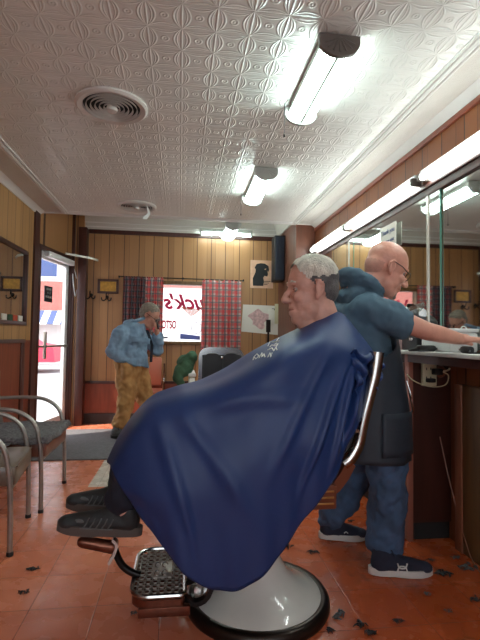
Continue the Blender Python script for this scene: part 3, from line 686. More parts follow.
# ------------------------------------------------------------------ left wall things
r = empty('wall_mirror', (XL, 4.1, 1.21), 'dark framed mirror on the left wall panelling near the door', 'mirror')
b = MB()
MY0, MY1, MZ0, MZ1 = 2.2, 4.70, 1.215, 1.95
for y0, y1, z0, z1 in ((MY0, MY1, MZ0, MZ0+.035), (MY0, MY1, MZ1-.035, MZ1), (MY0, MY0+.035, MZ0, MZ1), (MY1-.035, MY1, MZ0, MZ1)): b.box(XL, XL+.028, y0, y1, z0, z1, .004)
b.build('frame', M['dark_wood'], r); MB().box(XL, XL+.006, MY0+.03, MY1-.03, MZ0+.03, MZ1-.03).build('mirror_glass', M['mirror'], r, smooth=False)
for k, (y, c_, lb) in enumerate(((4.12, 'paper', 'white card leaning on the lower frame of the left wall mirror, nearest the picture edge'), (4.26, 'green_cloth', 'small green card on the lower frame of the left wall mirror'), (4.38, 'decal_orange', 'small orange card on the lower frame of the left wall mirror'), (4.52, 'paper', 'white card on the lower frame of the left wall mirror, nearest the door'))):
    tag(MB().box(XL+.008, XL+.012, y, y+.10, MZ0+.035, MZ0+.09).build('small_card', M[c_], None, smooth=False), lb, 'card', 'cards on the mirror frame')
# back wall things
def hook(X, z, label):
    r = empty('coat_hook', (X, YB, z), label, 'coat hook', 'black coat hooks')
    MB().lathe([(.018, -.008), (.022, 0)], (X, YB, z), 14, 'Y').build('plate', M['black_metal'], r)
    b = MB().tube(spline([(X, YB-.01, z), (X, YB-.05, z-.015), (X, YB-.075, z+.02), (X, YB-.07, z+.045)], 4), .008, 6)
    for s in (-1, 1): b.tube(spline([(X, YB-.01, z-.01), (X+s*.03, YB-.04, z-.05), (X+s*.055, YB-.05, z-.04), (X+s*.06, YB-.05, z-.01)], 4), .008, 6)
    b.build('prongs', M['black_metal'], r)
p = W(107, 297, YB); hook(p.x, p.z, 'black double coat hook on the back wall below the gold picture frame')
p = W(91, 295, YB); hook(p.x, p.z, 'black double coat hook on the back wall beside the dark corner post')
r = empty('framed_certificate', W(108, 287, YB), 'small brown frame with gold certificate on the back wall left of the curtains', 'picture frame')
a, c = W(98, 279, YB), W(118.5, 294, YB)
b = MB()
for x0, x1, z0, z1 in ((a.x, c.x, a.z-.03, a.z), (a.x, c.x, c.z, c.z+.03), (a.x, a.x+.03, c.z, a.z), (c.x-.03, c.x, c.z, a.z)): b.box(x0, x1, YB-.025, YB, z0, z1, .004)
b.build('frame', M['dark_wood'], r); MB().box(a.x+.02, c.x-.02, YB-.01, YB, c.z+.02, a.z-.02).build('certificate', M['gilt'], r)
def curtain(x0, x1, z0, z1, m, label, ph=0):
    P = []
    for i in range(26):
        t = i/25; z = z1-(z1-z0)*t; row = []
        for j in range(90):
            s_ = j/89; row.append((x0+(x1-x0)*s_, 5.93+(.010+.022*t)*sin(s_*46+ph+1.3*sin(s_*9))+.008*sin(s_*17+t*3), z+.006*sin(s_*11)))
        P.append(row)
    r = empty('curtain', ((x0+x1)/2, 5.93, z1), label, 'curtain', 'plaid curtains at the back window')
    MB().grid(P).build('cloth', m, r, solid=.004)
    b = MB()
    for j in range(8): b.tube([(x0+(x1-x0)*(j+.5)/8, 5.93, z1+.012+.014*0), (x0+(x1-x0)*(j+.5)/8, 5.93, z1-.01)], .012, 6)
    b.build('rod_loops', m, r)
    return r
cl = curtain(-.74, -.47, .94, 1.885, M['plaid_blue'], 'grey blue plaid curtain left of the window, darker outer panel')
cl = curtain(-.47, -.235, .93, 1.885, M['plaid'], 'red plaid curtain immediately left of the window', 1)
cl = curtain(.27, .79, .95, 1.875, M['plaid'], 'wide red and grey plaid curtain right of the window', 2)
r = empty('curtain_rod', (0, 5.93, 1.9), 'thin dark curtain rod above the back window', 'curtain rod')
MB().tube([(-.80, 5.93, 1.895), (.83, 5.93, 1.885)], .007, 8).build('rod', M['black_metal'], r)
for x in (-.80, .82, .02): MB().box(x-.008, x+.008, 5.93, 6.0, 1.88, 1.905, .002).build('bracket', M['black_metal'], r)
# dog poster
a, c = W(250.5, 260, YB), W(273, 288.5, YB)
r = empty('dog_poster', ((a.x+c.x)/2, YB, a.z), 'poster of a black dog on a peach ground on the back wall', 'poster')
MB().box(a.x, c.x, YB-.006, YB-.001, c.z, a.z).build('sheet', M['poster_pink'], r, smooth=False)
PM = basis(((a.x+c.x)/2, YB-.0065, (a.z+c.z)/2), (1, 0, 0), (0, 1, 0), (0, 0, 1))
dog = [(-.12, -.16), (-.125, -.06), (-.09, .02), (-.085, .06), (-.10, .09), (-.075, .135), (-.02, .15), (.04, .145), (.09, .115), (.10, .06), (.085, .03), (.075, .055), (.085, .0), (.075, -.03), (.035, -.02), (.02, -.05), (.03, -.10), (.02, -.16)]
MB().prism(dog, -.001, PM).build('dog_figure', M['ink_black'], r, smooth=False)
b = MB().prism([(.035, .07), (.055, .08), (.06, .068), (.04, .06)], -.0018, PM); b.build('dog_eye', M['poster_pink'], r, smooth=False)
text_mesh('poster_lettering', 'GOOD DOG', .032, M['ink_black'], PM @ basis((.055, -.0012, -.135), (1, 0, 0), (0, 0, 1), (0, -1, 0)), r) if False else None
b = MB()
for k in range(3): b.box(PM.translation.x+.03, PM.translation.x+.12-.02*k, YB-.0085, YB-.007, PM.translation.z-.10-.022*k, PM.translation.z-.092-.022*k)
b.build('poster_small_print', M['ink_black'], r, smooth=False, kind=None)
# map sheet
a, c = W(243, 304.5, YB), W(278, 333.5, YB)
r = empty('map_sheet', ((a.x+c.x)/2, YB, a.z), 'white sheet with a pinkish map on the back wall below the dog poster', 'map')
MB().prism([(a.x-.02, c.z+.02), (c.x, c.z-.02), (c.x, a.z-.01), (a.x, a.z)], .005, Matrix.Translation((0, YB-.008, 0))).build('sheet', M['paper'], r, smooth=False)
bl = [(.11*(1+.25*sin(3*t_)+.15*sin(5*t_+1))*cos(t_)*1.15, .12*(1+.2*sin(4*t_+.5))*sin(t_)) for t_ in [2*pi*k/40 for k in range(40)]]
MB().prism(bl, -.001, Matrix.Translation(((a.x+c.x)/2-.02, YB-.0082, (a.z+c.z)/2))).build('map_print', M['pink_print'], r, smooth=False)
MB().box(c.x-.09, c.x-.04, YB-.0092, YB-.0082, a.z-.07, a.z-.045).build('map_stamp', M['hair_dark'], r, smooth=False)
r = empty('metal_stand', (1.12, 5.6, 0), 'thin black stand pole in front of the map near the right corner', 'stand')
MB().tube([(1.12, 5.7, .02), (1.12, 5.7, 1.34)], .014, 8).tube([(1.12, 5.7, 1.2), (1.12, 5.7, 1.36)], .03, 8).build('pole', M['black_metal'], r)
MB().lathe([(.15, 0), (.15, .015), (.03, .03)], (1.12, 5.7, 0), 24).build('base', M['black_metal'], r)

# ------------------------------------------------------------------ floor mat
b = MB().box(-1.32, -.62, 4.25, 5.60, 0, .012, .004); tag(b.build('floor_mat', M['mat_grey'], None), 'grey carpet mat on the floor inside the entrance door', 'mat')
# ------------------------------------------------------------------ waiting chairs on the left
def waiting_chair(x, y, label, seatm, fleece, wd=.60):
    """faces +x; x = front legs, y = near side"""
    r = empty('waiting_chair', (x-.28, y+wd/2, 0), label, 'chair', 'tubular waiting chairs on the left')
    for yy in (y, y+wd):
        b = MB().tube(spline([(x, yy, 0), (x-.005, yy, .25), (x-.02, yy, .44), (x-.06, yy, .565), (x-.16, yy, .635), (x-.30, yy, .65), (x-.50, yy, .645)], 6), .0135, 10)
        b.build('arm_and_front_leg', M['dull_steel'], r)
        MB().tube(spline([(x-.50, yy, .85), (x-.49, yy, .6), (x-.46, yy, .4), (x-.50, yy, 0)], 6), .0125, 10).build('rear_leg', M['dull_steel'], r)
        MB().tube([(x, yy, -.0), (x, yy, .02)], .017, 8).build('foot_cap', M['rubber'], r)
    MB().tube([(x-.01, y, .33), (x-.01, y+wd, .33)], .010, 8).build('cross_bar', M['dull_steel'], r)
    st = MB().box(x-.50, x+.015, y+.025, y+wd-.025, .335, .445, .025).build('seat', seatm, r)
    MB().tube([(x+.012, y+.04, .435), (x+.012, y+wd-.04, .435)], .006, 8).build('piping', seatm, st)
    MB().box(x-.56, x-.49, y+.03, y+wd-.03, .50, .88, .025).build('backrest', seatm, r)
    if fleece:
        P = []
        for i in range(40):
            u = i/39; row = []
            for j in range(40):
                v = j/39; X = x-.50+u*.535; Y = y-.005+v*(wd+.01)
                e = min(u, 1-u, v, 1-v)
                z = .462+.006*noise.noise(Vector((X*60, Y*60, 0)))+.012*noise.noise(Vector((X*9, Y*9, 1)))-(.03 if e < .02 else 0)
                row.append((X+.01*noise.noise(Vector((Y*9, 3, 0))), Y+.01*noise.noise(Vector((X*9, 5, 0))), z))
            P.append(row)
        MB().grid(P).build('fleece_cover', M['fleece'], r, solid=.016)
    else:
        P = []
        for i in range(30):
            u = i/29; P.append([(x-.48+u*.36+.01*sin(v*7), y+.06+v*.46, .452+.006*noise.noise(Vector((u*6, v*6, 4)))) for v in [k/29 for k in range(30)]])
        MB().grid(P).build('seat_cloth', M['fleece'], r, solid=.008)
    return r
wc = waiting_chair(-.845, 2.42, 'waiting chair with greyish vinyl seat and tubular arms, nearest at the left edge', M['vinyl_grey'], False, .50)
wc.rotation_euler.z = .14; wc.location.x -= .025
waiting_chair(-.855, 3.03, 'waiting chair with brown vinyl seat under a grey fleece cover, closer to the mat', M['vinyl_brown'], True, .58)
# salmon chairs by the back wall
def salmon_chair(x, y, label, arms=True):
    r = empty('salmon_chair', (x, y, 0), label, 'chair', 'salmon chairs by the back wall')
    MB().box(x-.23, x+.23, y-.24, y+.20, .38, .47, .025).build('seat', M['salmon'], r)
    MB().box(x-.23, x+.21, y+.17, y+.23, .50, .86, .025).build('backrest', M['salmon'], r)
    for s in (-1, 1):
        MB().tube(spline([(x+s*.25, y-.24, 0), (x+s*.25, y-.24, .5), (x+s*.25, y-.20, .62), (x+s*.25, y+.18, .63)], 5), .012, 8).build('arm_and_leg', M['chrome'], r)
        MB().tube([(x+s*.24, y+.22, 0), (x+s*.24, y+.22, .78)], .012, 8).build('rear_leg', M['chrome'], r)
    MB().tube([(x-.25, y-.23, .36), (x+.25, y-.23, .36)], .012, 8).build('front_rail', M['chrome'], r)
salmon_chair(-.44, 5.68, 'salmon vinyl chair against the back wall behind the standing man')
# ------------------------------------------------------------------ second barber chair at the back
r = empty('barber_chair', (.40, 4.3, 0), 'empty black barber chair with rounded chrome edged back, farther into the room', 'barber chair')
def rounded(x0, x1, z0, z1, rr, n=8):
    pts = []
    for cx, cz, a0 in ((x1-rr, z1-rr, 0), (x0+rr, z1-rr, pi/2)):
        for k in range(n+1): a = a0+pi/2*k/n; pts.append((cx+rr*cos(a), cz+rr*sin(a)))
    return [(x1, z0)]+pts+[(x0, z0)]
cx = .385
MB().prism(rounded(cx-.215, cx+.215, .50, 1.03, .10), .07, Matrix.Translation((0, 4.20, 0))).build('back_frame', M['chrome'], r)
b = MB().prism(rounded(cx-.165, cx-.012, .50, .975, .055), .02, Matrix.Translation((0, 4.185, 0))).prism(rounded(cx+.012, cx+.165, .50, .975, .055), .02, Matrix.Translation((0, 4.185, 0)))
b.box(cx-.18, cx+.18, 4.197, 4.202, .5, .96); b.build('back_cushion', M['black_leather'], r)
MB().box(cx-.01, cx+.01, 4.178, 4.19, .93, .95, .002).build('emblem', M['chrome'], r)
MB().box(cx-.23, cx+.23, 4.25, 4.75, .47, .58, .03).build('seat', M['black_leather'], r)
for s in (-1, 1):
    ar = MB().ribbon(spline([(cx+s*.27, 4.15, .50), (cx+s*.27, 4.2, .72), (cx+s*.27, 4.4, .76), (cx+s*.27, 4.7, .74), (cx+s*.27, 4.78, .52)], 5), .05, .02, (1, 0, 0)).build('armrest', M['enamel'], r)
    MB().box(cx+s*.27-.035, cx+s*.27+.035, 4.2, 4.68, .755, .785, .01).build('arm_pad', M['white_plastic'], ar)
MB().lathe([(.06, .05), (.06, .47)], (cx, 4.5, 0), 24).build('pedestal', M['chrome'], r)
MB().lathe([(.29, 0), (.29, .03), (.22, .06), (.09, .10), (.07, .2)], (cx, 4.5, 0), 40).build('base', M['enamel'], r)
gj = organic('green_jacket', [('e', (.055, 4.32, .86), (.085, .12, .10)), ('e', (.11, 4.30, .93), (.05, .08, .06)), ('e', (.02, 4.30, .80), (.08, .12, .06)), ('c', [(0, 4.24, .83), (-.02, 4.22, .74), (.02, 4.2, .68)], [.05, .045, .03])], M['green_cloth'], None, .012, 4, lambda c: .012*noise.noise(c*14)+.006*noise.noise(c*40))
tag(gj, 'green jacket draped over the left arm of the empty barber chair', 'jacket')

# ------------------------------------------------------------------ near barber chair
BX, BY = .345, 1.94
ch = empty('barber_chair', (BX, BY, 0), 'occupied barber chair with white enamel base, chrome side arms and grated step', 'barber chair')
MB().lathe([(.302, 0), (.307, .012), (.305, .030), (.296, .042), (.280, .047), (.268, .044)], (BX, BY, 0), 72, caps=False).build('base_rim', M['black_rim'], ch)
sk = MB().lathe([(.272, .040), (.266, .047), (.225, .064), (.17, .092), (.125, .135), (.098, .19), (.086, .27), (.084, .40)], (BX, BY, 0), 72, caps=False).build('base_skirt', M['enamel'], ch)
MB().lathe([(.07, .36), (.075, .41), (.12, .45), (.12, .47)], (BX, BY, 0), 40).build('column', M['chrome'], ch)
MB().box(BX-.27, BX+.24, BY-.25, BY+.25, .46, .60, .035).build('seat', M['black_leather'], ch)
# side frame bits: brown enamel side box with gold stripes
sb = MB().box(.36, .585, BY-.315, BY-.255, .492, .582, .008).build('side_panel', M['brown_enamel'], ch)
for k in range(3): MB().box(.49, .573, BY-.319, BY-.314, .512+.022*k, .518+.022*k, .001).build('gold_stripe', M['gold'], sb)
MB().box(.36, .585, BY+.255, BY+.315, .492, .582, .008).build('side_panel', M['brown_enamel'], ch)
MB().box(.38, .46, BY-.29, BY+.29, .468, .492, .004).build('under_bar', M['black_metal'], ch)
YC = 1.68
def PX(*p): return [W(x, y, YC) for x, y in p]
for dy in (0, .50):
    pts = [Vector((q.x, q.y+dy, q.z)) for q in spline(PX((377, 352), (374.5, 372), (370, 392), (365, 412), (361.5, 428), (358, 444), (350, 458), (343, 464)), 5)]
    n_ = len(pts); wds = [.052-.008*sin(pi*i/(n_-1)) for i in range(n_)]
    MB().tube(pts, [.028-.005*sin(pi*i/(n_-1)) for i in range(n_)], 14).build('back_side_frame', M['chrome'], ch)
    a = [Vector((q.x, q.y+dy, q.z)) for q in PX((345, 429), (352, 430), (360, 431))]; MB().ribbon(a, .035, .012).build('arm_bracket', M['chrome'], ch)
    a = [Vector((q.x, q.y+dy, q.z)) for q in PX((349, 462), (343, 474), (334, 486), (324, 492))]; MB().ribbon(a, .045, .04).build('side_lever', M['brown_enamel'], ch)
    MB().box(.24, .62, YC+dy-.03, YC+dy+.03, .72, .755, .014).build('armrest', M['chrome'], ch)
    MB().box(.25, .28, YC+dy-.018, YC+dy+.018, .5, .72, .004).build('arm_post', M['chrome'], ch)
bk = [W(372, 362, YC), W(362, 400, YC), W(350, 452, YC)]
b = MB()
for i in range(2):
    p, q = bk[i], bk[i+1]
    b.ribbon([Vector((p.x-.03, 1.93, p.z)), Vector((q.x-.03, 1.93, q.z))], .44, .05, (0, 1, 0))
b.build('backrest', M['black_leather'], ch)
# step: grated plate across the front
SX0, SX1, SY0, SY1, SZ = -.165, .035, 1.72, 2.10, .165
def SXY(u, v): return (SX0+(SX1-SX0)*u, SY0+(SY1-SY0)*v, SZ)
out = []
rr = .07
for (cx_, cy_, a0) in ((SX1-.02, SY0+.02, -pi/2), (SX1-.02, SY1-.02, 0), (SX0+rr, SY1-rr, pi/2), (SX0+rr, SY0+rr, pi)):
    q_ = .02 if cx_ == SX1-.02 else rr
    for k in range(7): a = a0+pi/2*k/6; out.append((cx_+q_*cos(a), cy_+q_*sin(a)))
stp = MB().tube([(x, y, SZ) for x, y in out]+[(out[0][0], out[0][1], SZ)], .009, 8).build('step_rim', M['chrome'], ch)
b = MB(); 
v0 = [b.b.verts.new((x, y, SZ-.014)) for x, y in out]; v1 = [b.b.verts.new((x, y, SZ-.045)) for x, y in out]
b.b.faces.new(v0); b.b.faces.new(v1[::-1])
for k in range(len(out)): b.b.faces.new((v0[k], v1[k], v1[(k+1) % len(out)], v0[(k+1) % len(out)]))
b.build('step_body', M['copper'], ch)
b = MB(); nx, ny = 6, 10
for i in range(nx):
    for j in range(ny):
        cx_, cy_ = SX0+.018+(SX1-SX0-.036)*(i+.5)/nx, SY0+.018+(SY1-SY0-.036)*(j+.5)/ny
        if 1.5 < i < 4.6 and 3.5 < j < 6.6: continue
        dx_, dy_ = max(SX0+rr-cx_, 0), max(abs(cy_-(SY0+SY1)/2)-(SY1-SY0)/2+rr, 0)
        if dx_*dx_+dy_*dy_ > (rr-.014)**2: continue
        b.tube([(cx_+.0115*cos(a), cy_+.0145*sin(a), SZ) for a in [2*pi*k/8+pi/8 for k in range(9)]], .0028, 5, False)
for i in range(nx+1):
    X_ = SX0+.018+(SX1-SX0-.036)*i/nx; e_ = .035 if i == 0 else 0; b.tube([(X_, SY0+.01+e_, SZ-.004), (X_, SY1-.01-e_, SZ-.004)], .0022, 5)
for j in range(ny+1):
    Y_ = SY0+.018+(SY1-SY0-.036)*j/ny; e_ = .045 if j in (0, ny) else 0; b.tube([(SX0+.008+e_, Y_, SZ-.004), (SX1-.008, Y_, SZ-.004)], .0022, 5)
b.build('step_grate', M['dull_steel'], ch)
pl = MB().box(SX0+.07, SX0+.15, 1.85, 1.975, SZ-.004, SZ+.003, .002).build('name_plate', M['dull_steel'], ch)
b = MB()
for (cx_, cy_) in ((-.075, 1.88), (-.045, 1.88), (-.075, 1.945), (-.045, 1.945)):
    b.tube([(cx_+.011*cos(a), cy_+.02*sin(a), SZ+.004) for a in [2*pi*k/10 for k in range(9)]], .0025, 5)
b.build('raised_ornament', M['chrome'], pl)
MB().box(SX0+.03, SX1+.02, SY0-.004, SY0+.02, SZ-.075, SZ-.04, .004).build('step_bracket', M['copper'], ch)
MB().ribbon([(SX1, 1.93, SZ-.03), (.12, 1.93, .16), (.20, 1.93, .33), (.22, 1.93, .45)], .16, .02, (0, 1, 0)).build('step_support', M['black_metal'], ch)
for yy in (1.78, 2.06): MB().ribbon(spline([(SX1-.01, yy, SZ-.03), (.08, yy, .10), (.14, yy, .16), (.19, yy, .44)], 4), .03, .018, (0, 1, 0)).build('step_side_bar', M['black_metal'], ch)
# curved arm to the upper foot rest
a = spline([W(140, 575, 1.86), W(131, 572, 1.86), W(122, 565, 1.86), W(116, 553, 1.86), W(114, 543, 1.86)], 6)
MB().tube(a, .014, 10).build('foot_rest_arm', M['black_metal'], ch)
fr = organic('foot_rest', [('c', [W(82, 542, 1.75), W(112, 547, 1.75)], [.02, .024]), ('c', [W(82, 542, 2.0), W(112, 547, 2.0)], [.02, .024]), ('c', [W(84, 542, 1.75), W(84, 542, 2.0)], [.018, .018]), ('c', [W(98, 543, 1.75), W(98, 543, 2.0)], [.018, .018]), ('c', [W(112, 547, 1.75), W(112, 547, 2.0)], [.022, .022])], M['copper'], ch, .006, 3)
MB().ribbon(spline([W(113, 539, 1.74), W(117, 544, 1.74), W(114, 554, 1.74), (W(109, 563, 1.74))], 5), .03, .010, (0, 1, 0)).build('foot_rest_hinge', M['chrome'], fr)
# ------------------------------------------------------------------ people
def TB(T, blobs):
    """transform blobs by a matrix (rotation, uniform or mild scaling)"""
    out = []; sc_ = T.to_scale(); s = (sc_.x+sc_.y+sc_.z)/3; Rm = T.to_3x3().normalized().to_4x4()
    for q in blobs:
        if q[0] == 'e':
            rot = q[3] if len(q) > 3 else Matrix.Identity(4)
            out.append(('e', T @ Vector(q[1]), (q[2][0]*sc_.x, q[2][1]*sc_.y, q[2][2]*sc_.z), Rm @ rot))
        else: out.append(('c', [T @ Vector(p) for p in q[1]], [r*s for r in q[2]]))
    return out
def RY(a): return Matrix.Rotation(a, 4, 'Y')
def head_blobs(neck=True, jowl=1.0):
    """facing +x, origin at ear level; about .235 high"""
    B = [('e', (-.012, 0, .048), (.100, .076, .080)), ('e', (.030, 0, .030), (.064, .067, .072)), ('e', (.032, 0, -.030), (.060, .060, .072)),
         ('e', (-.045, 0, .010), (.062, .066, .070)),
         ('e', (.038, 0, -.080), (.050, .047*jowl, .036)), ('e', (.076, 0, -.098), (.020, .022, .017)), ('e', (.020, 0, -.060), (.050, .060*jowl, .045)),
         ('e', (.080, 0, .030), (.017, .046, .011)), ('c', [(.092, 0, .014), (.106, 0, -.004), (.119, 0, -.026)], [.009, .0105, .0125]),
         ('e', (.104, .012, -.030), (.012, .008, .008)), ('e', (.104, -.012, -.030), (.012, .008, .008)),
         ('e', (.070, .038, -.018), (.024, .020, .020)), ('e', (.070, -.038, -.018), (.024, .020, .020)),
         ('e', (.082, 0, -.052), (.018, .027, .020)), ('e', (.095, 0, -.055), (.008, .021, .0055)), ('e', (.092, 0, -.068), (.008, .019, .006)), ('e', (.078, 0, -.080), (.014, .022, .014))]
    for s in (-1, 1):
        B += [('e', (-.006, s*.078, .002), (.019, .006, .030), Matrix.Rotation(s*.35, 4, 'Z')), ('e', (.004, s*.074, -.024), (.009, .007, .013)),
              ('c', [(.006, s*.080, .018), (-.008, s*.086, .031), (-.022, s*.088, .016), (-.018, s*.086, -.006), (-.004, s*.079, -.026)], [.004, .0045, .005, .0045, .005])]
    return B
def face_relief(T, base=None):
    inv = T.inverted(); k = T.to_scale().x
    def g(p, c, r): return math.exp(-(((p.x-c[0])/r[0])**2+((p.y-c[1])/r[1])**2+((p.z-c[2])/r[2])**2))
    def f(c):
        v = base(c) if base else 0
        p = inv @ c
        if p.length > .2 or p.x < .03: return v
        q = Vector((p.x, abs(p.y), p.z))
        v -= .0085*k*g(q, (.085, .031, .008), (.03, .018, .011)); v += .003*k*g(q, (.085, .031, .030), (.03, .024, .006))
        v -= .004*k*g(q, (.095, .0, -.0615), (.02, .026, .0028)); v -= .003*k*g(q, (.085, .030, -.050), (.02, .005, .022))
        v -= .003*k*g(q, (.10, .0, .012), (.02, .02, .006)); v -= .0022*k*g(q, (.08, .036, -.012), (.03, .02, .004))
        v -= .003*k*g(q, (.09, .0, -.086), (.02, .022, .004))
        for zz in (.052, .062, .072): v -= .0008*k*g(q, (.08, 0, zz), (.04, .04, .0022))
        return v
    return f
def face_parts(T, parent, skin_lids=None):
    for s in (-1, 1):
        c = T @ Vector((.0735, s*.031, .008)); k = T.to_scale().x
        e = MB(); e.lathe([(.0005, -.0108*k)]+[(.0108*k*sin(a), -.0108*k*cos(a)) for a in [pi*q/10 for q in range(1, 10)]]+[(.0005, .0108*k)], (0, 0, 0), 14)
        bmesh.ops.translate(e.b, verts=e.b.verts, vec=c); eo = e.build('eye', M['eye'], parent)
        ic = T @ Vector((.0815, s*.032, .008)); e = MB(); e.lathe([(.0005, -.0048*k), (.0048*k, 0), (.0005, .0048*k)], (0, 0, 0), 12)
        bmesh.ops.translate(e.b, verts=e.b.verts, vec=ic); e.build('iris', M['iris'], eo)
        L = MB()
        for zz, dz in ((.0145, 1), (.0035, -1)): L.tube([T @ Vector((.079+.0055*cos(a), s*(.031+.0125*sin(a)), zz-.001*dz*sin(a)**2*2)) for a in [-1.5+3.0*q/8 for q in range(9)]], .0030*k, 6)
        L.build('eyelids', parent.data.materials[0], parent)
def hand_blobs(wr, d, pn, curl=.5, s=1.0, thumb=1):
    """wr wrist point, d direction of the fingers, pn palm normal (where fingers curl), thumb=+-1 side"""
    wr, d, pn = Vector(wr), Vector(d).normalized(), Vector(pn).normalized(); sd = d.cross(pn).normalized()*thumb; pn = sd.cross(d).normalized()*(1 if thumb > 0 else -1)
    B = [('c', [wr, wr+d*.03*s], [.027*s, .026*s])]
    for k in range(4):
        o = (1.5-k)*.019*s; ln = (.072, .082, .076, .058)[k]*s; base = wr+d*.088*s+sd*o
        B.append(('c', [wr+d*.02*s+sd*o*.6, base], [.017*s, .0125*s])); p = base; a = 0; P_ = [p]
        for j, f in enumerate((.45, .32, .23)):
            a += curl*(.55 if j == 0 else .8); p = p+(d*cos(a)+pn*sin(a))*ln*f; P_.append(p)
        B.append(('c', P_, [.0105*s, .0095*s, .0085*s, .0072*s]))
    t0 = wr+d*.028*s+sd*.022*s; t1 = t0+(d*.55+sd*.75+pn*.25).normalized()*.042*s; t2 = t1+(d*.9+sd*.25+pn*.4*curl).normalized()*.03*s; t3 = t2+(d+pn*.5*curl).normalized()*.024*s
    B.append(('c', [t0, t1, t2, t3], [.016*s, .0125*s, .0105*s, .009*s])); return B
def wrinkle(a, f, seed=0): return lambda c: a*noise.noise(Vector((c.x*f, c.y*f, c.z*f*.8+seed)))+a*.45*noise.noise(Vector((c.x*f*2.6, c.y*f*2.6, c.z*f*2.2+seed)))
def shoe(name, heel, toe, m_up, m_sole, parent, h=.10, w_=.048, label=None, collar=.11):
    """heel and toe: ground points of the sole"""
    heel, toe = Vector(heel), Vector(toe); d = toe-heel; L = d.length; d.normalize(); sd = Vector((-d.y, d.x, 0)).normalized(); up = sd.cross(d)*-1
    if up.z < 0: up = -up
    P = lambda a, b, c: heel+d*(a*L)+sd*b+up*c
    T = basis(heel, d, sd, up)
    bl = [('c', [P(.17, 0, .050), P(.35, 0, .052), P(.60, .0, .044), P(.84, 0, .036)], [.040, .040, .040, .031]), ('c', [P(.16, 0, .05), P(.19, 0, collar-.02)], [.040, .041]), ('e', P(.86, 0, .036), (.045, .040, .026), T.to_3x3().to_4x4()),
          ('c', [P(.24, 0, collar-.02), P(.5, 0, .066), P(.66, 0, .052)], [.035, .026, .024])]
    up_ = organic(name, bl, m_up, parent, .006, 4)
    b = MB(); n_ = 28; pr = []
    for k in range(n_):
        a = 2*pi*k/n_; u = .5-.51*cos(a); wv = .046 if u > .5 else .041; wv *= (1-.15*math.exp(-((u-.42)/.15)**2))
        pr.append((u, wv*(abs(sin(a))**.75)*(1 if sin(a) >= 0 else -1)))
    lev = [(.0, .96), (.008, 1.0), (.022, 1.03), (.032, .99)]
    rings = [[b.b.verts.new(P(u, q*k_, z_+(.008 if u > .85 else 0)*(u-.85)/.15+(.006*(1-u)))) for u, q in pr] for z_, k_ in lev]
    for i in range(3):
        for k in range(n_): b.b.faces.new((rings[i][k], rings[i][(k+1) % n_], rings[i+1][(k+1) % n_], rings[i+1][k]))
    b.b.faces.new(rings[0][::-1]); b.b.faces.new(rings[-1]); b.build('sole', m_sole, up_)
    b = MB()
    for k in range(5):
        u = .36+.065*k; z_ = .098-.028*k/4*1.5+ .0; b.tube([P(u, .026, z_-.012), P(u+.01, 0, z_), P(u, -.026, z_-.012)], .003, 6)
    b.tube(spline([P(.34, 0, .105), P(.33, -.03, .125), P(.37, -.045, .10), P(.35, -.02, .105)], 4), .003, 6)
    b.build('laces', M['rubber'] if m_up is not M['shoe_navy'] else M['shoe_navy'], up_)
    return up_, P
# ---------------------------------------------------------------- seated client
YC0 = 1.93
cl = empty('person', (.3, YC0, .5), 'elderly grey haired man under a navy cape in the barber chair, feet on the rest', 'person')
HC = W(312, 291, YC0); HT = Matrix.Translation(HC) @ Matrix.Rotation(pi, 4, 'Z') @ RY(.10) @ Matrix.Diagonal((1.10, 1.08, 1.24, 1))
nb = W(324, 318, YC0)
hip = Vector((.40, 0, .66)); kn = Vector((-.06, 0, .80)); an = Vector((-.27, 0, .42))
body = TB(HT, head_blobs(jowl=1.12))
body += [('c', [HC+Vector((.028, 0, -.05)), nb+Vector((.01, 0, -.04))], [.066, .070]), ('c', [W(296, 315, YC0)+Vector((0, 0, .012)), W(312, 328, YC0)], [.034, .05]),
         ('c', [Vector((.50, YC0-.13, 1.02)), Vector((.50, YC0+.13, 1.02))], [.07, .07]), ('e', (.46, YC0, .90), (.12, .17, .20)), ('e', (.42, YC0, .70), (.14, .17, .13))]
for s in (-1, 1):
    y = YC0+s*.10; fy = 1.76 if s < 0 else 1.98
    body += [('c', [(.40, y, .655), (-.05, y+s*.02, .755), (W(122, 500 if s < 0 else 485, fy)+Vector((0, 0, .03))), W(126, 515 if s < 0 else 497, fy)], [.085, .062, .045, .036]),
             ('c', [(.50, YC0+s*.18, 1.0), (.36, YC0+s*.22, .80), (.16, YC0+s*.16, .80)], [.05, .042, .033])]
    body += hand_blobs((.14, YC0+s*.15, .80), (-1, -s*.3, -.05), (0, 0, -1), .4, 1, -s)
bo = organic('body', body, M['skin_old'], cl, .0052, 3, face_relief(HT, lambda c: .0012*noise.noise(c*60)))
face_parts(HT, bo)
# brow, lips
b = MB()
def headpt(x, y, z): return HT @ Vector((x, y, z))
for s in (-1, 1):
    b.tube([headpt(.090, s*.014, .031), headpt(.089, s*.032, .037), headpt(.078, s*.050, .032)], [.0045, .006, .003], 6)
b.build('eyebrows', M['hair_silver'], bo)
MB().tube([headpt(.088, -.022, -.062), headpt(.100, -.008, -.061), headpt(.100, .008, -.061), headpt(.088, .022, -.062)], [.002, .0035, .0035, .002], 6).build('lips', M['lip'], bo)
def hair(name, T, blobs, m, parent, cut, vox=.006, amp=.004, f=70):
    inv = T.inverted(); return organic(name, TB(T, blobs), m, parent, vox, 2, lambda c: amp*noise.noise(Vector((c.x*f, c.y*f*1.5, c.z*f*.5))), lambda c: cut(inv @ c))
hb = [('e', (-.012, 0, .050), (.106, .0815, .085)), ('e', (-.046, 0, .012), (.067, .0715, .076)), ('e', (.018, 0, .045), (.072, .074, .078))]
hair('hair', HT, hb, M['hair_silver'], bo, lambda p: p.z > .050+.004*sin(p.x*160)+.010*sin(p.y*60)+.9*max(0, p.x-.040)+1.6*max(0, p.x-.062))
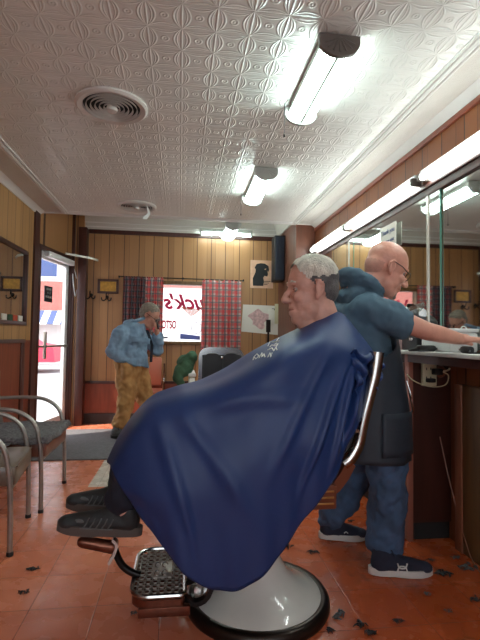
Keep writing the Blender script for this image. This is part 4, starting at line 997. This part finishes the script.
hair('side_hair', HT, [(q[0], q[1], tuple(v*.985 for v in q[2])) for q in hb], M['hair_dark'], bo, lambda p: p.z < .066 and (p.z > -.078+1.3*max(0, p.x+.062)+.003*sin(p.x*200)) and (p.x < -.028-.2*max(0, -p.z) or p.z > .034-.9*max(0, -.012-p.x) or (p.x > .004 and p.z > .006)) and p.x < .024+.18*p.z+.002*sin(p.z*260), amp=.002)
b = MB()
# thin clear glasses temple line
b.tube([headpt(.088, -.055, .014), headpt(.04, -.077, .020), headpt(-.004, -.085, .022)], .0014, 6)
b.build('glasses_arm', M['pale_edge'], bo)
# trouser legs
for s in (-1, 1):
    y = YC0+s*.10; fy = 1.76 if s < 0 else 1.98
    organic('trouser_leg', [('c', [(.30, y, .65), (-.055, y+s*.02, .76), W(128, 470 if s < 0 else 458, fy), W(123, 499 if s < 0 else 484, fy)], [.09, .074, .066, .064])], M['jeans_dark'], bo, .009, 4, wrinkle(.012, 16, s))
# shoes
for s in (1, -1):
    if s < 0: he, to = W(141, 536, 1.76), W(57, 531, 1.76)
    else: he, to = W(136, 512, 1.98), W(66, 508, 1.98)
    up, P = shoe('walking_shoe', he, to, M['shoe_black'], M['sole_grey'], bo)
    for sgn in (1, -1):
        b = MB()
        b.tube([P(.34, sgn*.042, .034), P(.72, sgn*.0425, .032)], .003, 5)
        for k in range(5): b.tube([P(.40+.07*k, sgn*.0415, .034), P(.365+.07*k, sgn*.042, .052), P(.345+.07*k, sgn*.037, .070)], .0028, 5)
        b.build('side_stripes', M['shoe_grey'], up)
    organic('toe_panel', [('e', P(.70, 0, .050), (.052, .037, .017), basis((0, 0, 0), (to-he).normalized(), (0, 1, 0), (0, 0, 1)))], M['shoe_grey'], up, .006, 2)
# cape
def rowpts(hem, mid, edge, top, farmid, farhem):
    return [W(*hem), W(*mid), W(*edge), W(*top), Vector(farmid), Vector(farhem)]
ST_ = [  # hem, mid, edge, top in picture directions at a depth; the far side mirrors the near one
 ((137, 510, 1.67), (122, 488, 1.67), (111, 466, 1.74), (108, 459, 1.92)),
 ((152, 531, 1.62), (138, 492, 1.62), (125, 441, 1.71), (122, 431, 1.92)),
 ((168, 553, 1.59), (157, 495, 1.59), (147, 413, 1.69), (144, 405, 1.92)),
 ((190, 577, 1.57), (183, 490, 1.57), (177, 403, 1.67), (173, 392, 1.92)),
 ((210, 589, 1.565), (206, 485, 1.565), (205, 396, 1.66), (203, 385, 1.92)),
 ((232, 591, 1.565), (232, 475, 1.56), (233, 384, 1.645), (233, 372, 1.92)),
 ((255, 580, 1.565), (258, 460, 1.555), (259, 370, 1.63), (259, 355, 1.92)),
 ((277, 558, 1.57), (283, 450, 1.555), (282, 356, 1.63), (278, 342, 1.92)),
 ((297, 530, 1.575), (305, 440, 1.56), (305, 346, 1.655), (297, 331, 1.92)),
 ((318, 500, 1.59), (325, 430, 1.57), (328, 338, 1.675), (317, 320, 1.92)),
 ((337, 472, 1.605), (342, 420, 1.60), (348, 344, 1.70), (337, 312, 1.92)),
 ((350, 440, 1.63), (355, 400, 1.63), (364, 354, 1.74), (355, 330, 1.92)),
 ((362, 412, 1.68), (367, 385, 1.70), (373, 360, 1.78), (370, 349, 1.93)),
 ((372, 392, 1.76), (376, 375, 1.78), (378, 362, 1.84), (377, 357, 1.95))]
rows = []
for hem, mid, edge, top in ST_:
    a, m_, e, t_ = W(*hem), W(*mid), W(*edge), W(*top)
    fe = Vector((e.x, 2*YC0-e.y, e.z)); fm = Vector((m_.x, 2*YC0-m_.y, m_.z)); fh = Vector((a.x, 2*YC0-a.y, max(a.z, .42)))
    rows.append([a, a.lerp(m_, .5), m_, m_.lerp(e, .55)+Vector((0, -.012, 0)), e, t_, fe, fm.lerp(fe, .55), fm, fh])
cols = [spline([r[j] for r in rows], 8) for j in range(10)]
NU = len(cols[0]); P = []
for i in range(NU):
    line = spline([c[i] for c in cols], 9); NV = len(line); row = []
    for j, p in enumerate(line):
        v = j/(NV-1); u = i/(NU-1)
        near = max(0, 1-v/.42) if v < .5 else max(0, (v-.62)/.38)
        f = .009*near**1.5*sin(u*30+6*v+1.5*sin(u*7))+.004*near**2*sin(u*67+v*9)
        f += .005*noise.noise(Vector((u*5, v*5, 2)))+.003*noise.noise(Vector((u*14, v*12, 7)))
        def crease(u0, u1, v0, v1, a_, w__):
            a_ *= 1.5; w__ *= .8      # a straight pull fold between two points of the cloth
            L2 = (u1-u0)**2+(v1-v0)**2; t_ = ((u-u0)*(u1-u0)+(v-v0)*(v1-v0))/L2
            if t_ < -.1 or t_ > 1.1: return 0
            dd_ = abs((u-u0)*(v1-v0)-(v-v0)*(u1-u0))/math.sqrt(L2)
            return a_*math.exp(-(dd_/w__)**2)*min(1, max(0, (t_+.1)/.25))*min(1, max(0, (1.1-t_)/.35))
        f += crease(.76, .62, .36, .10, .016, .016)+crease(.80, .74, .36, .06, .018, .018)+crease(.70, .50, .40, .18, .010, .02)+crease(.86, .84, .36, .08, .020, .018)
        f += crease(.25, .45, .38, .12, .010, .02)+crease(.18, .26, .38, .06, .012, .022)+crease(.30, .62, .42, .30, .009, .022)-crease(.83, .79, .34, .08, .014, .015)
        sg = -1 if v < .5 else 1
        row.append(p+Vector((0, sg*f*(1 if v < .40 or v > .6 else .2), f*.5 if .35 < v < .65 else 0)))
    P.append(row)
cape = MB().grid(P).build('barber_cape', M['cape'], bo, solid=.004, angle=180)
b = MB(); hm = [r[0] for r in P]; b.tube(hm, .0035, 6); b.build('hem', M['cape_collar'], cape)
# bunched cloth at the back of the shoulder, over the chair back
P = []
for i in range(22):
    t = i/21; row = []
    for j in range(22):
        q = j/21; base = W(352+26*q, 350+9*q+44*t*(1-.45*q), 1.66+.10*q)
        row.append(base+Vector((0, .03*sin(q*9+t*5)+.018*sin(t*16-q*7)-.02, .010*sin(q*14))))
    P.append(row)
MB().grid(P).build('bunched_cloth', M['cape'], cape, solid=.006, angle=180)
b = MB(); cp = []
for k in range(25):
    a = 2*pi*k/24; cp.append(nb+Vector((.006, 0, -.03))+Vector((.084*cos(a), .086*sin(a), .034*cos(a))))
b.ribbon(cp, .028, .012, (0.1, 0, 1)); b.build('collar', M['cape_collar'], cape)
# handwriting on the chest, laid on the cloth
dg = bpy.context.evaluated_depsgraph_get(); dg.update()
bv = BVHTree.FromObject(cape, dg); og = origin(cape); eye = Vector((0, 0, EYE))
b = MB()
def onto(px, py):
    d_ = (W(px, py, 2)-eye).normalized(); h_ = bv.ray_cast(eye-og, d_); return (h_[0]+og-d_*.004) if h_[0] is not None else None
strokes = [[(254, 357), (257, 354), (259, 356), (256, 359), (254, 357), (253, 360)], [(259, 358), (262, 353), (262, 357), (264, 354), (265, 357)], [(268, 357), (270, 353), (271, 357), (272, 353)], [(268, 350), (272, 348), (274, 351), (276, 347), (277, 350)], [(270, 347), (272, 345), (275, 346), (278, 344), (275, 349)],
           [(268, 346), (270, 342), (274, 342), (279, 341)], [(274, 345), (277, 343)], [(276, 342), (279, 338), (281, 335.5)], [(280, 337), (282, 334.5)]]
for s_ in strokes:
    q = [onto(x, y) for x, y in s_]; q = [x for x in q if x is not None]
    if len(q) > 1: b.tube(q, .0028, 5)
if len(b.b.verts): b.build('cape_lettering', M['white_ink'], cape)
# ---------------------------------------------------------------- barber
bb = empty('person', (1.0, 2.25, 0), 'bald barber in blue hooded top, dark apron and jeans, reaching over the counter', 'person')
HC = W(386, 270, 2.12); HT = Matrix.Translation(HC) @ Matrix.Rotation(-.05, 4, 'Z') @ RY(.42) @ Matrix.Diagonal((1.04, 1.04, 1.10, 1))
shN, shF = Vector((.91, 2.03, 1.26)), Vector((.90, 2.36, 1.28))
elN = W(426, 331, 1.99); wrN = W(460, 339, 2.03)
nb = Vector((.86, 2.17, 1.34))
body = TB(HT, head_blobs())
body += [('c', [HC+Vector((-.04, 0, -.05)), nb], [.062, .068]), ('c', [shN+Vector((0, .05, 0)), shF-Vector((0, .05, 0))], [.08, .08]), ('e', (.90, 2.19, 1.12), (.13, .17, .20)), ('e', (.94, 2.2, .86), (.13, .16, .16)),
         ('c', [shN, shN.lerp(elN, .5), elN, elN.lerp(wrN, .45), wrN], [.062, .052, .044, .040, .028])]
body += hand_blobs(wrN, (1, -.02, -.04), (0, 0, -1), .45, 1.0, 1)
elF = Vector((1.02, 2.52, 1.08)); wrF = Vector((1.13, 2.48, 1.19))
body += [('c', [shF, elF, elF.lerp(wrF, .4), wrF], [.058, .044, .040, .028])]+hand_blobs(wrF, (1, -.2, -.05), (0, 0, -1), .5, 1.0, -1)
kN, aN = W(389, 485, 2.12), Vector((1.015, 2.14, .10)); kF, aF = W(360, 470, 2.42), Vector((.86, 2.49, .10))
body += [('c', [(.96, 2.13, .80), kN, aN], [.09, .06, .04]), ('c', [(.94, 2.30, .80), kF, aF], [.09, .06, .04])]
bo = organic('body', body, M['skin_bald'], bb, .0052, 3, face_relief(HT))
face_parts(HT, bo)
def hp(x, y, z): return HT @ Vector((x, y, z))
g_ = MB().tube([hp(-.010, -.086, .026), hp(.04, -.084, .020), hp(.088, -.062, .010)], .0022, 6).tube([hp(-.010, .086, .026), hp(.04, .084, .020), hp(.088, .062, .010)], .0022, 6)
for s in (-1, 1):
    g_.tube([hp(.098, s*.034+.027*cos(a), .003+.019*sin(a)) for a in [2*pi*k/16 for k in range(17)]], .0018, 6)
g_.tube([hp(.099, -.008, .006), hp(.102, 0, .010), hp(.099, .008, .006)], .0018, 6)
gl = g_.build('glasses', M['black_metal'], bo)
for s in (-1, 1):
    b = MB(); vs = [b.b.verts.new(hp(.098, s*.034+.026*cos(a), .003+.018*sin(a))) for a in [2*pi*k/16 for k in range(16)]]; b.b.faces.new(vs); b.build('lens', M['glass'], gl)
organic('goatee', TB(HT, [('e', (.094, 0, -.044), (.010, .024, .006)), ('e', (.080, 0, -.098), (.018, .022, .016)), ('e', (.086, 0, -.082), (.010, .014, .010))]), M['hair_grey'], bo, .005, 2, lambda c: .002*noise.noise(c*120))
MB().tube([hp(.088, -.022, -.060), hp(.101, 0, -.060), hp(.088, .022, -.060)], [.002, .0035, .002], 6).build('lips', M['lip'], bo)
hinv = HT.inverted()
organic('cropped_hair', TB(HT, [(q[0], q[1], tuple(v*.962 for v in q[2])) for q in hb]), mat('stubble', (192, 140, 124), .8, 0, .1, 60), bo, .006, 2, None, lambda c: (lambda p: p.z < .012 and p.x < -.035 and p.z > -.05)(hinv @ c))
# hooded top
ho = [('l', [(Vector((.80+.10, 2.20, 1.335)), .085, .12, (1, 0, .1), (0, 1, 0)), (Vector((.885, 2.20, 1.29)), .115, .17, (1, 0, .05), (0, 1, 0)), (Vector((.885, 2.20, 1.20)), .145, .195, (1, 0, 0), (0, 1, 0)), (Vector((.895, 2.20, 1.08)), .155, .195, (1, 0, 0), (0, 1, 0)),
             (Vector((.925, 2.20, .94)), .150, .185, (1, 0, 0), (0, 1, 0)), (Vector((.95, 2.20, .80)), .145, .185, (1, 0, 0), (0, 1, 0)), (Vector((.955, 2.20, .72)), .145, .185, (1, 0, 0), (0, 1, 0))]),
      ('c', [(.90, 2.06, 1.255), (.90, 2.33, 1.265)], [.085, .085]),
      ('c', [shN+Vector((-.02, .03, 0)), shN.lerp(elN, .25)+Vector((0, 0, -.005)), shN.lerp(elN, .50)+Vector((0, 0, -.012))], [.090, .080, .074]), ('c', [shF+Vector((-.02, -.03, 0)), shF.lerp(elF, .55)], [.095, .08])]
top_ = organic('hooded_top', ho, M['hoodie'], bo, .008, 5, wrinkle(.012, 13, 3))
hc = W(359, 286, 2.17)
hd = [('c', [hc+Vector((.085*cos(a)+.015, .105*sin(a), .005-.05*cos(a))) for a in [pi*.12+2*pi*k/24*.88 for k in range(25)]], [.024+.012*sin(pi*k/24) for k in range(25)]),
      ('e', hc+Vector((-.035, 0, .012)), (.060, .105, .030), RY(.15)), ('e', hc+Vector((-.035, 0, -.06)), (.070, .12, .07)), ('e', hc+Vector((.03, 0, -.06)), (.085, .12, .05), RY(.45))]
organic('hood', hd, M['hoodie'], top_, .007, 4, wrinkle(.010, 20, 8))
# apron: wraps front and near side
P = []
for i in range(30):
    t = i/29; z = 1.18-t*.64; row = []
    for j in range(30):
        q = j/29; a = -pi*.83+q*pi*1.66; k_ = min(1, max(0, (t-.12)/.26)); a *= (.36+.64*k_*k_*(3-2*k_))
        cx_ = .905+.055*min(1, t*1.6); rx = .172+.012*t*3*.6; ry = .208+.01*t
        r_ = 1+.03*sin(a*6+t*3)*t+.02*sin(a*11+2)*t
        row.append(Vector((cx_+rx*cos(a)*r_, 2.20+ry*sin(a)*r_, z)))
    P.append(row)
ap = MB().grid(P).build('apron', M['apron'], bo, solid=.004, angle=180)
b = MB().ribbon([Vector((1.00, 2.06, 1.18)), Vector((.94, 2.09, 1.32)), Vector((.86, 2.11, 1.385)), Vector((.80, 2.17, 1.38))], .022, .004, (.3, 1, 0)); b.build('neck_strap', M['apron'], ap)
P = []
def AP(a, z, k=1.03): t = (1.18-z)/.64; return Vector((.905+.055*min(1, t*1.6)+(.172+.022*t)*cos(a)*k, 2.20+(.208+.01*t)*sin(a)*k, z))
for i in range(8): P.append([AP(-1.75+1.25*j/12, .78-.20*i/7, 1.045) for j in range(13)])
MB().grid(P).build('pocket', M['apron'], ap, solid=.004, angle=180)
b = MB().tube([AP(-.42, .92, 1.05), AP(-.45, .88, 1.08), AP(-.5, .84, 1.1), AP(-.45, .78, 1.1), AP(-.35, .76, 1.1), AP(-.28, .80, 1.1), AP(-.34, .86, 1.08), AP(-.42, .90, 1.06)], .003, 6); b.build('chain_loop', M['chrome'], ap)
# jeans
jn = [('c', [(.96, 2.12, .78), kN+Vector((0, 0, .02)), kN.lerp(aN, .6), Vector(aN)+Vector((-.005, 0, .035))], [.115, .092, .088, .088]), ('c', [(.94, 2.29, .78), kF+Vector((0, 0, .02)), kF.lerp(aF, .6), aF+Vector((0, 0, .03))], [.115, .088, .080, .080])]
organic('jeans', jn, M['jeans'], bo, .008, 4, wrinkle(.022, 15, 5))
for k, (he, to) in enumerate((((.915, 2.10, 0), (1.215, 2.06, 0)), ((.795, 2.50, 0), (1.055, 2.455, 0)))):
    up, P_ = shoe('running_shoe', he, to, M['shoe_navy'], M['sole_white'], bo)
    if k == 0:   # crossed arcs mark on the outer side
        b = MB()
        for s in (-1, 1):
            b.tube(spline([P_(.48-.075, -.0455, .055+s*.018), P_(.48-.05, -.0455, .055-s*.001), P_(.48, -.0455, .055-s*.005), P_(.48+.05, -.0455, .055-s*.001), P_(.48+.075, -.045, .055+s*.018)], 4), .0034, 6)
        b.build('shoe_mark', M['white_ink'], up)
    else:
        MB().tube(spline([P_(.5, -.045, .05), P_(.54, -.045, .058), P_(.58, -.045, .05)], 4), .0028, 6).build('shoe_mark', M['white_ink'], up)
# ---------------------------------------------------------------- man at the back
YM = 5.2
mn = empty('person', (-.65, YM, 0), 'standing man in denim jacket and tan trousers by the window, phone at his ear', 'person')
HC = W(149, 316, YM); HT = Matrix.Translation(HC) @ Matrix.Rotation(-.25, 4, 'Z') @ RY(.55) @ Matrix.Diagonal((1.12, 1.08, 1.12, 1))
def w_(x, y, dy=0): return W(x, y, YM+dy)
body = TB(HT, head_blobs())
elb, wr = w_(113, 352, -.20), w_(128, 362, -.16); elf, wrf = w_(158, 350, .14), w_(157, 332, .02)
body += [('c', [HC+Vector((-.03, 0, -.06)), w_(136, 325)], [.06, .066]), ('c', [w_(127, 333, -.14), w_(131, 333, .14)], [.06, .06]), ('c', [w_(131, 338), w_(131, 362)], [.14, .14]),
         ('c', [w_(122, 332, -.18), elb, wr], [.055, .044, .03]), ('c', [w_(134, 330, .18), elf, wrf], [.055, .044, .03])]
body += hand_blobs(wr, (.8, .1, .1), (0, 1, 0), .6, 1.0, 1)+hand_blobs(wrf, (-.12, 0, 1), (-1, -.1, 0), .8, 1.0, 1)
kA, aA = w_(126, 395, -.08), w_(121, 427, -.08); kB, aB = w_(144, 395, .10), w_(153, 419, .10)
body += [('c', [w_(127, 365, -.06), kA, aA], [.1, .07, .045]), ('c', [w_(135, 365, .08), kB, aB], [.1, .07, .045])]
bo = organic('body', body, M['skin_back'], mn, .009, 4)
face_parts(HT, bo)
hair('hair', HT, [(q[0], q[1], tuple(v*1.02 for v in q[2])) for q in hb], M['hair_grey'], bo, lambda p: p.z > .05+.9*max(0, p.x-.03) or (p.x < .0 and p.z > -.045), vox=.009)
hq = lambda x, y, z: HT @ Vector((x, y, z))
b = MB().tube([hq(-.01, -.086, .022), hq(.05, -.082, .018), hq(.092, -.062, .012)], .003, 6)
for s in (-1, 1): b.tube([hq(.10, s*.034+.026*cos(a), .006+.018*sin(a)) for a in [2*pi*k/12 for k in range(13)]], .0025, 5)
b.build('glasses', M['black_metal'], bo)
jk = [('l', [(w_(137, 326), .10, .13, (1, 0, .3), (0, 1, 0)), (w_(131, 333), .155, .21, (1, 0, .2), (0, 1, 0)), (w_(131, 345), .175, .21, (1, 0, 0), (0, 1, 0)), (w_(132, 357), .175, .21, (1, 0, -.1), (0, 1, 0)), (w_(134, 364), .17, .20, (1, 0, -.25), (0, 1, 0))]),
      ('e', w_(134, 328), (.13, .19, .085), RY(.4)), ('c', [w_(122, 333, -.17), elb.lerp(w_(122, 333, -.17), .4), elb, elb.lerp(wr, .6)], [.09, .082, .078, .062]), ('c', [w_(136, 331, .17), elf, elf.lerp(wrf, .75)], [.09, .075, .065])]
jo = organic('denim_jacket', jk, M['denim'], bo, .011, 4, wrinkle(.020, 12, 6))
organic('jacket_collar', [('c', [w_(137, 321, 0)+Vector((.09*cos(a), .10*sin(a), .03*cos(a))) for a in [2*pi*k/14 for k in range(15)]], [.02]*15)], M['denim'], jo, .009, 2)
b = MB().box(-.10, .10, -.006, .006, -.03, .03, .003, basis(w_(141, 340, -.235), (.95, 0, -.15), (0, 1, 0), (.15, 0, .95))); b.build('pocket_flap', M['denim'], jo)
MB().ribbon([w_(147, 330, -.17), w_(152, 345, -.18), w_(151, 362, -.17)], .03, .02, (1, 0, 0)).build('dark_shirt_front', M['jeans_dark'], jo)
tn = [('c', [w_(128, 364, -.05), kA, kA.lerp(aA, .6), aA+Vector((0, 0, .03))], [.15, .100, .090, .088]), ('c', [w_(136, 364, .05), kB, kB.lerp(aB, .6), aB+Vector((0, 0, .03))], [.145, .098, .088, .086])]
organic('tan_trousers', tn, M['canvas_tan'], bo, .011, 4, wrinkle(.030, 11, 9))
for (h_, t_) in (((-.73, 5.08), (-.47, 5.03)), ((-.36, 5.30), (-.10, 5.26))): shoe('work_shoe', (h_[0], h_[1], .012 if h_[0] < -.6 else 0), (t_[0], t_[1], .012 if h_[0] < -.6 else 0), M['hair_dark'], M['rubber'], bo)
ph = MB().box(-.008, .008, -.035, .035, -.07, .07, .006, basis(wrf+Vector((-.005, -.03, .10)), (.9, .3, .2), (-.3, .95, 0), (-.2, 0, .98))); tag(ph.build('mobile_phone', M['phone'], None), 'black mobile phone held to the ear of the man in denim', 'phone')
# ------------------------------------------------------------------ hair clippings on the floor
spots = [(30.5, 0), ]
k = 0
cps = [(33, 570, 1), (24, 593, .8), (134, 615, .5), (285, 547, 1.4), (313, 553, 1), (338, 616, 1.3), (360, 625, 1), (440, 575, 1.6), (468, 568, 1.6), (372, 634, 1), (475, 600, .9), (427, 595, .6), (350, 522, .8), (430, 561, .7), (455, 558, .9), (330, 631, .8), (398, 622, .7), (448, 612, .6)]
where = ['left of the chair step, under the feet', 'left of the chair, lying alone nearest the left edge', 'in front of the grated step', 'just behind the white chair base', 'behind the right side of the chair base', 'right of the chair base rim, larger one', 'between chair base and bottom edge', 'right of the running shoe, larger one', 'by the cabinet near the right edge', 'at the bottom edge below the front shoe', 'at the right edge of the floor', 'just below the toe of the front running shoe', 'beside the far running shoe', 'between the front shoe and the cabinet', 'in front of the dark toe kick', 'close against the chair base rim, lowest', 'below the front running shoe, lone tuft', 'lower right of the front running shoe']
def onfloor(px, py):
    d = W(px, py, 1.0)-Vector((0, 0, EYE)); return d*(-EYE/d.z)
for (px, py, s_), wh in zip(cps, where):
    p = onfloor(px, py); k += 1; b = MB(); random.seed(100+k)
    for q in range(14):
        a = random.uniform(0, 2*pi); r_ = random.uniform(0, .022)*s_; c_ = Vector((p.x+r_*cos(a)*1.4, p.y+r_*sin(a), .003+random.random()*.004)); a2 = random.uniform(0, pi)
        dv = Vector((cos(a2), sin(a2), 0))*.012*s_; b.tube([c_-dv, c_+Vector((0, 0, .004)), c_+dv+Vector((.004, .003, -.001))], [.0012, .0035*s_, .001], 5)
    tag(b.build('hair_tuft', M['hair_dark'] if k % 3 == 0 else M['ink_black'], None, kind=None), 'dark hair tuft '+wh, 'hair tuft', 'cut hair on the floor')
